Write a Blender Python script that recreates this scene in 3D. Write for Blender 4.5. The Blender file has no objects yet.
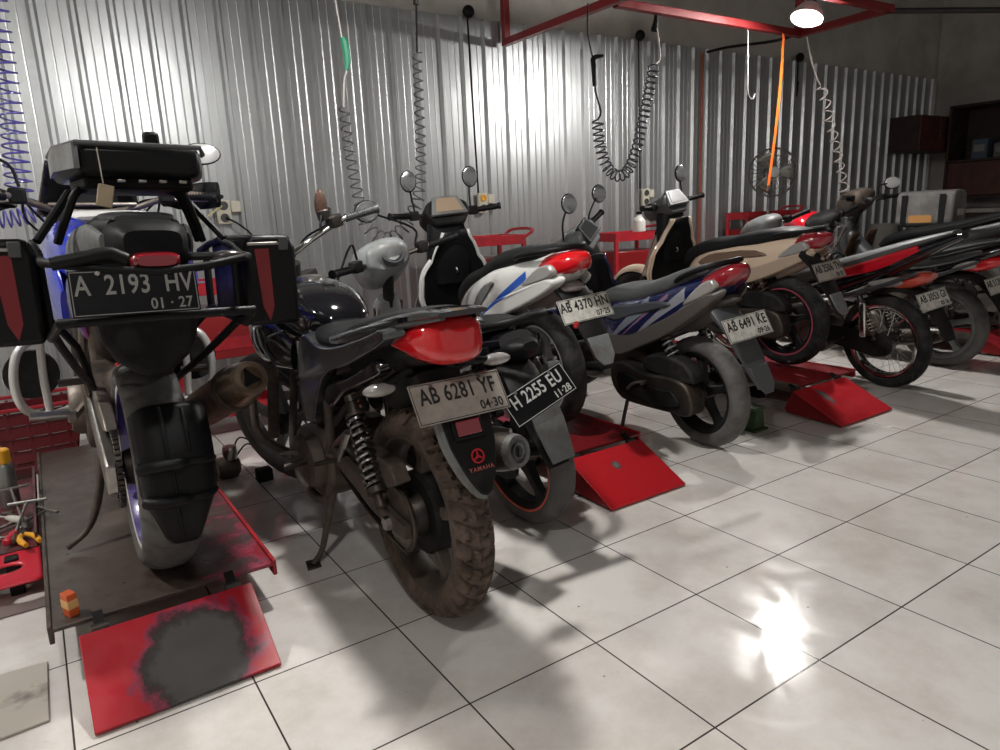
import bpy, bmesh, math, random
from mathutils import Vector as V, Matrix as X4
random.seed(7)
PI = math.pi
SC = bpy.context.scene
COL = SC.collection
def R(d): return math.radians(d)

# ---------------------------------------------------------------- materials
MATS = {}
def nd(nt, t, **k):
    n = nt.nodes.new(t)
    for a, b in k.items(): setattr(n, a, b)
    return n
def mat(name, col, r=.5, m=0.0, dirt=None, ds=9.0, da=.5, bump=0.0, bs=60.0, coat=0.0, rvar=0.0, trans=0.0, emit=None, es=0.0, spec=.5):
    if name in MATS: return MATS[name]
    M = bpy.data.materials.new(name); M.use_nodes = True
    nt = M.node_tree; b = nt.nodes['Principled BSDF']
    b.inputs['Base Color'].default_value = (*col, 1); b.inputs['Roughness'].default_value = r
    b.inputs['Metallic'].default_value = m; b.inputs['Coat Weight'].default_value = coat
    b.inputs['Coat Roughness'].default_value = .06
    b.inputs['Transmission Weight'].default_value = trans
    b.inputs['Specular IOR Level'].default_value = spec
    if emit: b.inputs['Emission Color'].default_value = (*emit, 1); b.inputs['Emission Strength'].default_value = es
    tc = nd(nt, 'ShaderNodeTexCoord')
    n = nd(nt, 'ShaderNodeTexNoise'); n.inputs['Scale'].default_value = ds; n.inputs['Detail'].default_value = 5; n.inputs['Roughness'].default_value = .65
    nt.links.new(tc.outputs['Object'], n.inputs['Vector'])
    if dirt:
        cr = nd(nt, 'ShaderNodeValToRGB'); e = cr.color_ramp.elements
        e[0].position = max(0, .62-da*.5); e[1].position = min(1, .8-da*.3)
        e[0].color = (*col, 1); e[1].color = (*dirt, 1)
        nt.links.new(n.outputs['Fac'], cr.inputs['Fac']); nt.links.new(cr.outputs['Color'], b.inputs['Base Color'])
    if rvar or dirt:
        mr = nd(nt, 'ShaderNodeMapRange'); v = rvar or .12
        mr.inputs['From Min'].default_value = .3; mr.inputs['From Max'].default_value = .7
        mr.inputs['To Min'].default_value = max(.02, r-v); mr.inputs['To Max'].default_value = min(1, r+v)
        nt.links.new(n.outputs['Fac'], mr.inputs['Value']); nt.links.new(mr.outputs['Result'], b.inputs['Roughness'])
    if bump:
        n2 = nd(nt, 'ShaderNodeTexNoise'); n2.inputs['Scale'].default_value = bs
        bp = nd(nt, 'ShaderNodeBump'); bp.inputs['Strength'].default_value = bump; bp.inputs['Distance'].default_value = .004
        nt.links.new(tc.outputs['Object'], n2.inputs['Vector']); nt.links.new(n2.outputs['Fac'], bp.inputs['Height'])
        nt.links.new(bp.outputs['Normal'], b.inputs['Normal'])
    MATS[name] = M
    return M
def stripes(name, base, bands, r=.2, coat=.6, wob=0.0):
    """paint with decal bands: each band = (ay, az, centre, halfwidth, colour, ymin, ymax) on the object's own y,z"""
    if name in MATS: return MATS[name]
    M = mat(name, base, r=r, coat=coat); nt = M.node_tree; b = nt.nodes['Principled BSDF']
    tc = nd(nt, 'ShaderNodeTexCoord'); sp = nd(nt, 'ShaderNodeSeparateXYZ'); nt.links.new(tc.outputs['Object'], sp.inputs[0])
    def mth(op, a, bb=None):
        k = nd(nt, 'ShaderNodeMath', operation=op)
        for i, v in enumerate((a, bb)):
            if v is None: continue
            if isinstance(v, (int, float)): k.inputs[i].default_value = v
            else: nt.links.new(v, k.inputs[i])
        return k.outputs[0]
    y, z = sp.outputs[1], sp.outputs[2]
    cur = None
    for (ay, az, c, hw, colr, y0, y1) in bands:
        d = mth('ABSOLUTE', mth('SUBTRACT', mth('ADD', mth('MULTIPLY', y, ay), mth('MULTIPLY', z, az)), c))
        # bands taper to a point at their rear end
        tap = mth('MULTIPLY', mth('MINIMUM', mth('MAXIMUM', mth('DIVIDE', mth('SUBTRACT', y1, y), y1-y0), 0.0), 1.0), hw)
        f = mth('MULTIPLY', mth('LESS_THAN', d, tap), mth('MULTIPLY', mth('GREATER_THAN', y, y0), mth('LESS_THAN', y, y1)))
        mx = nd(nt, 'ShaderNodeMix', data_type='RGBA')
        if cur is None: mx.inputs[6].default_value = (*base, 1)
        else: nt.links.new(cur, mx.inputs[6])
        mx.inputs[7].default_value = (*colr, 1); nt.links.new(f, mx.inputs[0]); cur = mx.outputs[2]
    nt.links.new(cur, b.inputs['Base Color'])
    return M

BP = mat('black_plastic', (.007,.007,.0075), .5, rvar=.1, spec=.16)
BPM = mat('black_matt_plastic', (.010,.010,.010), .6, dirt=(.03,.027,.024), da=.3, spec=.14)
BG = mat('black_gloss_paint', (.006,.006,.008), .1, coat=1.0)
GG = mat('graphite_paint', (.036,.038,.041), .24, coat=.7)
DG = mat('dark_grey_plastic', (.055,.058,.06), .45, rvar=.1)
GP = mat('grey_plastic', (.16,.17,.17), .45, dirt=(.10,.09,.08), da=.4)
LG = mat('light_grey_plastic', (.26,.28,.28), .38, dirt=(.17,.16,.15), da=.4)
VIN = mat('seat_vinyl', (.010,.0105,.011), .55, spec=.2, bump=.25, bs=220, rvar=.08)
VING = mat('grey_seat_vinyl', (.075,.08,.08), .5, bump=.25, bs=220, rvar=.08)
TY = mat('tyre_rubber', (.012,.012,.0125), .75, spec=.2, dirt=(.045,.042,.04), da=.4)
TYD = mat('dusty_tyre_rubber', (.145,.105,.083), .9, spec=.2, dirt=(.06,.046,.038), da=.5, ds=14)
TYG = mat('grey_tyre_rubber', (.10,.095,.09), .75, dirt=(.055,.05,.048), da=.4)
CH = mat('chrome', (.72,.72,.7), .12, 1.0, rvar=.06)
AL = mat('aluminium', (.46,.45,.43), .36, 1.0, dirt=(.27,.24,.21), da=.5, rvar=.1)
ALD = mat('dusty_aluminium', (.25,.225,.20), .5, .7, dirt=(.15,.12,.10), da=.6)
WTUBE = mat('silver_crash_bar_paint', (.55,.54,.52), .3, .4)
DM = mat('dark_metal', (.05,.048,.046), .45, .8, dirt=(.09,.07,.055), da=.5)
ENG = mat('engine_casting', (.07,.06,.052), .55, .6, dirt=(.16,.125,.10), da=.6)
BRN = mat('dusty_brown_metal', (.13,.098,.078), .7, .2, dirt=(.06,.046,.04), da=.6)
RST = mat('rusty_back', (.10,.042,.022), .6, .2, dirt=(.04,.02,.012), da=.6)
RL = mat('red_lens', (.56,.008,.012), .1, coat=1.0, rvar=.04)
DRL = mat('dark_red_lens', (.22,.01,.018), .12, coat=1.0)
CL = mat('clear_lens', (.36,.345,.33), .14, .25, coat=1.0)
AM = mat('amber_lens', (.5,.09,.015), .15, coat=1.0)
MG = mat('mirror_glass', (.30,.31,.31), .22, .75)
MGB = mat('bright_mirror_glass', (.50,.50,.49), .3, .4)
PW = mat('white_plate_paint', (.58,.57,.52), .45, dirt=(.36,.34,.30), da=.35, ds=30)
PG = mat('grey_dusty_plate_paint', (.36,.325,.285), .5, dirt=(.26,.23,.20), da=.4, ds=20)
PK = mat('black_plate_paint', (.005,.005,.006), .5, spec=.15)
IK = mat('black_ink', (.012,.011,.01), .6)
IW = mat('white_ink', (.55,.55,.53), .5)
IG = mat('grey_ink', (.22,.215,.20), .5)
BLU = mat('blue_paint', (.012,.03,.42), .18, coat=.9)
WHT = mat('white_paint', (.62,.62,.60), .25, coat=.6)
REDP = mat('red_gloss_paint', (.5,.008,.02), .18, coat=.8)
REDM = mat('dark_red_paint', (.2,.006,.008), .4)
REDS = mat('red_steel_paint', (.42,.016,.025), .38, dirt=(.22,.012,.018), da=.4, rvar=.1)
PIPE = mat('red_pipe_paint', (.19,.012,.013), .4, dirt=(.2,.012,.012), da=.3)
ORG = mat('orange_tape', (.85,.16,.02), .5)
YEL = mat('yellow_plastic', (.75,.36,.02), .4)
GRN = mat('green_steel_paint', (.03,.075,.02), .5, dirt=(.03,.06,.02), da=.5)

# ---------------------------------------------------------------- mesh building
def cat(p, k, closed=False):
    """Catmull-Rom resample of a list of equal length tuples"""
    if k <= 1 or len(p) < 3: return [tuple(q) for q in p]
    n = len(p); out = []
    for i in range(n if closed else n-1):
        a = p[(i-1) % n] if closed or i > 0 else tuple(2*u-v for u, v in zip(p[0], p[1]))
        b = p[i]; c = p[(i+1) % n]
        d = p[(i+2) % n] if closed or i+2 < n else tuple(2*u-v for u, v in zip(p[-1], p[-2]))
        for j in range(k):
            t = j/k
            out.append(tuple(.5*(2*q1+(q2-q0)*t+(2*q0-5*q1+4*q2-q3)*t*t+(3*q1-q0-3*q2+q3)*t**3) for q0, q1, q2, q3 in zip(a, b, c, d)))
    if not closed: out.append(tuple(p[-1]))
    return out
def sgn(v, e): return math.copysign(abs(v)**e, v)

class MB:
    def __init__(s): s.b = bmesh.new()
    def vs(s, pts): return [s.b.verts.new(p) for p in pts]
    def f(s, vv):
        try: s.b.faces.new(vv)
        except ValueError: pass
    def rings(s, rs, caps=True, closed=False, wrap=True):
        vv = [s.vs(r) for r in rs]; n = len(rs[0]); m = len(vv)
        for i in range(m if closed else m-1):
            a, b = vv[i], vv[(i+1) % m]
            for j in range(n if wrap else n-1): s.f([a[j], a[(j+1) % n], b[(j+1) % n], b[j]])
        if caps and not closed and wrap: s.f(vv[0][::-1]); s.f(vv[-1])
        return s
    def tube(s, pts, r, n=8, k=4, closed=False):
        rr = r if isinstance(r, (list, tuple)) else [r]*len(pts)
        q = cat([(*p, w) for p, w in zip(pts, rr)], k, closed)
        P = [V(a[:3]) for a in q]; m = len(P); rs = []
        nrm = None
        for i in range(m):
            a = P[(i-1) % m] if closed or i else P[0]; b = P[(i+1) % m] if closed or i < m-1 else P[-1]
            t = (b-a).normalized()
            if nrm is None:
                nrm = t.orthogonal().normalized()
            else:
                nrm = (nrm - t*nrm.dot(t))
                nrm = nrm.normalized() if nrm.length > 1e-6 else t.orthogonal().normalized()
            bn = t.cross(nrm); w = q[i][3]
            rs.append([P[i]+nrm*w*math.cos(2*PI*j/n)+bn*w*math.sin(2*PI*j/n) for j in range(n)])
        return s.rings(rs, closed=closed)
    def helix(s, p0, p1, rad, turns, r, n=6, per=14, r1=None):
        a, b = V(p0), V(p1); t = (b-a).normalized(); u = t.orthogonal().normalized(); w = t.cross(u)
        N = int(turns*per); pts = []
        for i in range(N+1):
            f = i/N; q = 2*PI*turns*f; rd = rad+(r1-rad)*f if r1 else rad
            pts.append(a+(b-a)*f+u*rd*math.cos(q)+w*rd*math.sin(q))
        return s.tube(pts, r, n, 1)
    def loft(s, secs, n=16, p=2.6, k=4, caps=True):
        """body of superelliptic sections along a spine in the y-z plane: (y, z, half width, half thickness[, x centre])"""
        q = cat([tuple(c)+((0,) if len(c) == 4 else ()) for c in secs], k); rs = []
        for i, (y, z, hw, ht, xc) in enumerate(q):
            a = q[max(i-1, 0)]; b = q[min(i+1, len(q)-1)]
            t = V((b[0]-a[0], b[1]-a[1])); t = t.normalized() if t.length > 1e-9 else V((1, 0))
            hw = max(hw, .0008); ht = max(ht, .0008); ring = []
            for j in range(n):
                g = 2*PI*(j+.5)/n; u = sgn(math.cos(g), 2/p)*hw; v = sgn(math.sin(g), 2/p)*ht
                ring.append((xc+u, y-t.y*v, z+t.x*v))
            rs.append(ring)
        return s.rings(rs, caps)
    def lathe(s, prof, c, axis='x', n=32, closed=False):
        rs = []; c = V(c)
        for j in range(n):
            g = 2*PI*j/n; ring = []
            for a, r in prof:
                if axis == 'x': ring.append(c+V((a, r*math.cos(g), r*math.sin(g))))
                elif axis == 'y': ring.append(c+V((r*math.cos(g), a, r*math.sin(g))))
                else: ring.append(c+V((r*math.cos(g), r*math.sin(g), a)))
            rs.append(ring)
        vv = [s.vs(r) for r in rs]; m = len(prof)
        for j in range(n):
            a, b = vv[j], vv[(j+1) % n]
            for i in range(m if closed else m-1): s.f([a[i], a[(i+1) % m], b[(i+1) % m], b[i]])
        if not closed:
            s.f([v[0] for v in vv][::-1]); s.f([v[-1] for v in vv])
        return s
    def turn(s, prof, p0, p1, n=24):
        """lathe about the line p0->p1; prof = (fraction along, radius)"""
        a, b = V(p0), V(p1); d = b-a; t = d.normalized(); u = t.orthogonal().normalized(); w = t.cross(u)
        return s.rings([[a+d*f+u*r*math.cos(2*PI*j/n)+w*r*math.sin(2*PI*j/n) for j in range(n)] for f, r in prof])
    def box(s, c, sz, rot=None):
        x, y, z = (q/2 for q in sz); m = rot.to_matrix() if rot is not None and hasattr(rot, 'to_matrix') else rot
        P = [V((a*x, b*y, d*z)) for a in (-1, 1) for b in (-1, 1) for d in (-1, 1)]
        if m is not None: P = [m @ q for q in P]
        v = s.vs([V(c)+q for q in P])
        for q in ((0,1,3,2), (4,6,7,5), (0,4,5,1), (2,3,7,6), (0,2,6,4), (1,5,7,3)): s.f([v[i] for i in q])
        return s
    def prism(s, poly, lo, hi, ax='x', k=1, shrink=None):
        """extrude a closed outline; ax 'x': outline in (y,z), 'z': (x,y), 'y': (x,z)"""
        if k > 1: poly = cat(poly, k, True)
        def at(q, h):
            return (h, q[0], q[1]) if ax == 'x' else ((q[0], q[1], h) if ax == 'z' else (q[0], h, q[1]))
        cx = sum(q[0] for q in poly)/len(poly); cy = sum(q[1] for q in poly)/len(poly)
        sh = lambda q: q if shrink is None else (cx+(q[0]-cx)*shrink, cy+(q[1]-cy)*shrink)
        a = s.vs([at(q, lo) for q in poly]); b = s.vs([at(sh(q), hi) for q in poly]); n = len(a)
        for i in range(n): s.f([a[i], a[(i+1) % n], b[(i+1) % n], b[i]])
        s.f(a[::-1]); s.f(b)
        return s
    def sheet(s, fn, nu, nv):
        return s.rings([[fn(i/nu, j/nv) for j in range(nv+1)] for i in range(nu+1)], False, False, False)
    def ell(s, c, rd, rot=None, n=14, m=8):
        mt = rot.to_matrix() if rot is not None and hasattr(rot, 'to_matrix') else rot; rs = []
        for i in range(1, m):
            a = PI*i/m; ring = []
            for j in range(n):
                g = 2*PI*j/n
                q = V((rd[0]*math.sin(a)*math.cos(g), rd[1]*math.sin(a)*math.sin(g), rd[2]*math.cos(a)))
                ring.append(V(c)+(mt @ q if mt is not None else q))
            rs.append(ring)
        return s.rings(rs)
    def warp(s, fn):
        for v in s.b.verts: v.co = V(fn(v.co.x, v.co.y, v.co.z))
        return s
    def build(s, name, m, parent=None, bevel=0, seg=2, solid=0, sub=0, xf=None, angle=38, flat=False):
        bm = s.b
        if xf is not None: bmesh.ops.transform(bm, matrix=xf, verts=bm.verts)
        bmesh.ops.remove_doubles(bm, verts=bm.verts, dist=1e-6)
        bmesh.ops.recalc_face_normals(bm, faces=bm.faces)
        me = bpy.data.meshes.new(name); bm.to_mesh(me); bm.free()
        me.materials.append(m)
        if not flat:
            for p in me.polygons: p.use_smooth = True
            me.set_sharp_from_angle(angle=R(angle))
        o = bpy.data.objects.new(name, me); COL.objects.link(o)
        if parent is not None: o.parent = parent
        if sub:
            q = o.modifiers.new('sub', 'SUBSURF'); q.levels = sub; q.render_levels = sub
        if solid:
            q = o.modifiers.new('solid', 'SOLIDIFY'); q.thickness = solid; q.offset = 0
        if bevel:
            q = o.modifiers.new('bevel', 'BEVEL'); q.width = bevel; q.segments = seg; q.limit_method = 'ANGLE'; q.angle_limit = R(35)
        return o
def tag(o, label=None, cat_=None, group=None, kind=None):
    if label: o['label'] = label
    if cat_: o['category'] = cat_
    if group: o['group'] = group
    if kind: o['kind'] = kind
    return o
def empty(name, loc, rot=(0, 0, 0), label=None, cat_=None, group=None):
    o = bpy.data.objects.new(name, None); COL.objects.link(o); o.empty_display_size = .1
    o.location = loc; o.rotation_euler = rot
    return tag(o, label, cat_, group)
def text(s, size, m, parent, xf, name='lettering', ext=.0006, sx=.8, align='CENTER', sp=1.0):
    cu = bpy.data.curves.new('t', 'FONT'); cu.body = s; cu.size = size; cu.extrude = ext; cu.align_x = align; cu.align_y = 'CENTER'; cu.space_character = sp; cu.offset = size*.014
    cu.resolution_u = 3
    o = bpy.data.objects.new('t', cu); COL.objects.link(o)
    me = bpy.data.meshes.new_from_object(o.evaluated_get(bpy.context.evaluated_depsgraph_get()))
    bpy.data.objects.remove(o); bpy.data.curves.remove(cu)
    me.transform(xf @ X4.Diagonal((sx, 1, 1, 1))); me.materials.clear(); me.materials.append(m); me.name = name
    q = bpy.data.objects.new(name, me); COL.objects.link(q); q.parent = parent
    return q
def frame(o, x, y):
    """matrix with origin o, local X along x and local Y along y"""
    x = V(x).normalized(); z = x.cross(V(y)).normalized(); y = z.cross(x)
    m = X4((x, y, z)).transposed().to_4x4(); m.translation = V(o)
    return m
# ---------------------------------------------------------------- motorcycle parts (bike space: y forward from rear axle, x right, z up)
def tread_fn(kind):
    def knob(th, t):
        a = abs(t); q = (th*34/(2*PI)+.55*a+(.5 if t > 0 else 0)) % 1
        g = 0
        if q < .24 and a > .05: g = 1
        if abs(a-.42+.12*math.sin(th*34)) < .05: g = 1
        if a < .06 and ((th*34/(2*PI)) % 1) < .7: g = 1
        return .0105*g if a < .97 else 0
    def road(th, t):
        a = abs(t); q = (th*15/(2*PI)+.5*a+(.5 if t > 0 else 0)) % 1
        return .0065 if (q < .13 and .14 < a < .8) or (abs(q-.5) < .07 and .45 < a < .9) else 0
    def zig(th, t):
        a = abs(t); q = (th*22/(2*PI)+.3*math.sin(a*5)+(.5 if t > 0 else 0)) % 1
        return .0032 if (q < .12 and .1 < a < .9) else 0
    return {'knob': knob, 'road': road, 'zig': zig}[kind]
def wheel(bk, yc, zc, Ro, w, h, spokes=5, style='alloy', tread='road', ty=None, rm=None, xf=None, N=240, disc=0, discx=.05, hub=.05, hubw=.11, stripe=None, rimw=None):
    ty = ty or TY; rm = rm or BPM; rr = Ro-h; fn = tread_fn(tread); C = V((0, yc, zc))
    rw = rimw or w*.36
    b = MB()
    e = .012
    b.lathe([(-rw-.004, rr+e), (-rw, rr+e), (-rw+.006, rr-.004), (-rw*.55, rr-.020), (rw*.55, rr-.020), (rw-.006, rr-.004), (rw, rr+e), (rw+.004, rr+e), (rw+.004, rr-.008), (rw*.6, rr-.028), (-rw*.6, rr-.028), (-rw-.004, rr-.008)], C, 'x', 64, closed=True)
    if style == 'alloy':
        for i in range(spokes):
            g = 2*PI*i/spokes+.35; c, s_ = math.cos(g), math.sin(g)
            def pt(r, t, x): return C+V((x, r*c-t*s_, r*s_+t*c))
            rs = []
            for r, ww, tt in ((hub*.7, .026, .022), (hub+.03, .018, .017), (rr*.72, .017, .014), (rr-.018, .030, .018)):
                rs.append([pt(r, -ww, -tt), pt(r, -ww, tt), pt(r, ww*.2, tt*1.25), pt(r, ww, tt), pt(r, ww, -tt), pt(r, ww*.2, -tt*1.25)])
            b.rings(rs)
    rim = b.build('wheel', rm, bk, xf=xf, angle=45)
    if style == 'wire':
        b = MB()
        for i in range(36):
            g = 2*PI*i/36; sd = -1 if i % 2 else 1; g2 = g+(.35 if (i//2) % 2 else -.35)
            b.tube([C+V((sd*.03, hub*math.cos(g2), hub*math.sin(g2))), C+V((0, (rr-.022)*math.cos(g), (rr-.022)*math.sin(g)))], .0016, 5, 1)
        b.build('spokes', CH, rim, xf=xf)
    # tyre
    b = MB(); M_ = 26; rs = []
    for i in range(N):
        th = 2*PI*i/N; ring = []
        for j in range(M_+1):
            t = -1+2*j/M_; a = t*R(118); d = fn(th, max(-1, min(1, t*1.5))) if abs(t) < .67 else 0
            hw = w/2-d*.8; hh = h*.60-d
            x = hw*sgn(math.sin(a), .9) if abs(a) < PI/2 else hw*(1-.30*((abs(a)-PI/2)/R(28))**2)*(1 if t > 0 else -1)
            r = rr+h*.40+hh*math.cos(a) if abs(a) < PI/2 else rr+h*.40*(1-(abs(a)-PI/2)/R(28)*1.15)
            ring.append(C+V((x, r*math.cos(th), r*math.sin(th))))
        rs.append(ring)
    b.rings(rs, False, True, False)
    b.build('tyre', ty, rim, xf=xf, angle=50)
    b = MB().lathe([(-hubw/2, .018), (-hubw/2, hub*.8), (-hubw*.3, hub), (hubw*.3, hub), (hubw/2, hub*.8), (hubw/2, .018)], C, 'x', 28)
    b.lathe([(-hubw/2-.03, .004), (-hubw/2-.03, .012), (hubw/2+.03, .012), (hubw/2+.03, .004)], C, 'x', 12)
    b.build('hub', DM, rim, xf=xf)
    if disc:
        b = MB().lathe([(discx-.002, disc*.62), (discx-.002, disc), (discx+.002, disc), (discx+.002, disc*.62)], C, 'x', 48, closed=True)
        for i in range(5):
            g = 2*PI*i/5
            b.tube([C+V((discx, .04*math.cos(g), .04*math.sin(g))), C+V((discx, disc*.7*math.cos(g+.3), disc*.7*math.sin(g+.3)))], .006, 6, 1)
        b.build('brake_disc', AL, rim, xf=xf)
    if stripe:
        for sd in (-1, 1):
            MB().lathe([(sd*(rw+.0045), rr-.004), (sd*(rw+.0065), rr-.002), (sd*(rw+.0065), rr+.009), (sd*(rw+.0045), rr+.010)], C, 'x', 64, closed=True).build('rim_tape', stripe, rim, xf=xf)
    return rim
def shock(bk, p0, p1, rad=.024, turns=9, sm=None, wire=.0042, par=None):
    a, b_ = V(p0), V(p1); d = b_-a
    o = MB().turn([(0, .010), (0, .017), (.06, .017), (.06, .011), (.12, .011), (.12, rad+.006), (.17, rad+.006), (.17, .008), (.62, .008), (.62, .018), (.9, .018), (.94, .015), (.94, .018), (1, .018), (1, .01)], p0, p1, 18).build('shock_absorber', DM, bk)
    MB().helix(a+d*.17, a+d*.80, rad, turns, wire).build('spring', sm or BP, o)
    MB().turn([(.80, .010), (.80, rad+.005), (.83, rad+.005), (.83, .01)], p0, p1, 18).build('spring_seat', DM, o)
    return o
def fender(C, Rf, a0, a1, w0, w1, dep, nu=22, nv=10, skirt=.0):
    """sheet hugging a wheel: angles from +y, counter clockwise towards +z"""
    def fn(u, v):
        a = R(a0+(a1-a0)*u); w = (w0+(w1-w0)*u)/2; t = -1+2*v; r = Rf-dep*abs(t)**2.4
        return V((t*w, C[0]+r*math.cos(a), C[1]+r*math.sin(a)))
    return MB().sheet(fn, nu, nv)
def steer_xf(yh, zh, rake, deg):
    ax = V((0, -math.sin(R(rake)), math.cos(R(rake))))
    T = X4.Translation(V((0, yh, zh)))
    return T @ X4.Rotation(R(deg), 4, ax) @ T.inverted()
def mirror(bk, base, head, look, rd=(.062, .045), m=None, stem_r=.0055, shell=None, xf=None, kink=None, glass=True):
    base, head = V(base), V(head); m = m or MG; shell = shell or BP
    look = V(look).normalized(); rx = look.cross(V((0, 0, 1))).normalized(); up = rx.cross(look)
    mm = X4((rx, up, look)).transposed()
    mid = V(kink) if kink else base.lerp(head, .5)+V((0, 0, .015))
    o = MB().ell(head, (rd[0], rd[1], .016), mm.to_3x3(), 20, 10).build('mirror', shell, bk, xf=xf)
    MB().tube([base, mid, head-look*.012], [stem_r, stem_r, stem_r*.9], 8).build('mirror_stem', BP, o, xf=xf)
    if glass:
        q = MB(); n = 24; c = head+look*.012
        ring = lambda s_, d: [c+look*d+rx*rd[0]*s_*math.cos(2*PI*j/n)+up*rd[1]*s_*math.sin(2*PI*j/n) for j in range(n)]
        q.rings([ring(.9, -.002), ring(.9, .006), ring(.86, .0075)]).build('mirror_glass', m, o, xf=xf)
    return o
def grip(bk, a, b, m=None, xf=None, r=.0165):
    prof = [(0, r*.6), (0, r)]
    for i in range(12): prof += [(.06+i*.07, r), (.075+i*.07, r*.9), (.105+i*.07, r*.9), (.12+i*.07, r)]
    prof += [(.96, r*1.1), (1, r*1.2), (1.0, r*.5)]
    o = MB().turn(prof, a, b, 16).build('grip', m or BP, bk, xf=xf)
    return o
def lever(bk, piv, tip, mid, xf=None, m=None):
    return MB().tube([piv, mid, tip], [.0075, .006, .005], 8).build('brake_lever', m or AL, bk, xf=xf)
def plate(bk, c, l1, l2, bg, ink, tilt=12, roll=0, w=.25, h=.105, yaw=0, gap=1.0):
    xf = X4.Translation(V(c)) @ X4.Rotation(R(yaw), 4, 'Z') @ X4.Rotation(R(roll), 4, 'Y') @ X4.Rotation(R(-tilt), 4, 'X')
    o = MB().prism([(-w/2, -h/2), (w/2, -h/2), (w/2, h/2), (-w/2, h/2)], 0, .0022, 'y').build('number_plate', bg, bk, bevel=.001, xf=xf)
    q = MB(); e = .0035
    for x0, x1, z0, z1 in ((-w/2+.003, w/2-.003, h/2-.003-e*.5, h/2-.003), (-w/2+.003, w/2-.003, -h/2+.003, -h/2+.003+e*.5), (-w/2+.003, -w/2+.003+e*.5, -h/2+.003, h/2-.003), (w/2-.003-e*.5, w/2-.003, -h/2+.003, h/2-.003)):
        q.box(((x0+x1)/2, -.0004, (z0+z1)/2), (x1-x0, .0012, z1-z0))
    q.build('plate_border', ink, o, xf=xf)
    F = xf @ frame((0, -.0006, 0), (1, 0, 0), (0, 0, 1))
    text(l1, .060, ink, o, F @ X4.Translation((0, h*.15, 0)), sx=.72*gap, sp=1.05)
    text(l2, .034, ink, o, F @ X4.Translation((w*.44, -h*.30, 0)), sx=.85, align='RIGHT', sp=1.05)
    for sx in (-.07, .07):
        MB().turn([(0, .002), (0, .006), (1, .005), (1, .002)], (sx, 0, h*.42), (sx, -.004, h*.42), 8).build('plate_bolt', AL, o, xf=xf)
    return o
def indicator(bk, base, tip, m=None, r=.032, l=.10, lens=None):
    """stalk lamp: base on the body, tip = middle of the lamp"""
    b_, t = V(base), V(tip)
    o = MB().tube([b_, t], [.010, .009], 8, 1).build('turn_signal', BP, bk)
    MB().ell(t, (l*.5, r*.9, r*.62), None, 16, 10).build('signal_lens', lens or CL, o)
    return o
def fork(bk, yh, zh, ya, za, off, xf, low=None, up=None, rl=.02, ru=.015, split=.45, yoke=True):
    """two telescopic legs from the yoke down to the axle"""
    for sd in (-1, 1):
        t = V((sd*off, yh, zh)); a = V((sd*off, ya, za)); k = t.lerp(a, split)
        o = MB().turn([(0, .008), (0, rl), (.92, rl*.95), (.96, rl*.8), (.99, ru), (1, ru*.8)], a-V((0, 0, .02)), k, 16).build('fork_leg', low or ALD, bk, xf=xf)
        MB().turn([(0, .006), (0, ru), (1, ru), (1, .006)], k, t, 14).build('fork_tube', up or CH, o, xf=xf)
    if yoke:
        MB().prism([(-off-.03, yh-.03), (off+.03, yh-.03), (off+.03, yh+.02), (.04, yh+.045), (-.04, yh+.045), (-off-.03, yh+.02)], zh-.02, zh+.01, 'z').build('fork_yoke', DM, bk, bevel=.004, xf=xf)
def leg_sheet(fn, nu=14, nv=12): return MB().sheet(fn, nu, nv)

TAPER = lambda x, y, z: (x*(1 if y > .12 else max(.5, 1-(.12-y)*.75)), y, z)
def lut(u, tab):
    for (a, p), (b, q) in zip(tab, tab[1:]):
        if u <= b:
            t = (u-a)/(b-a); t = t*t*(3-2*t); return p+(q-p)*t
    return tab[-1][1]
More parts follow.
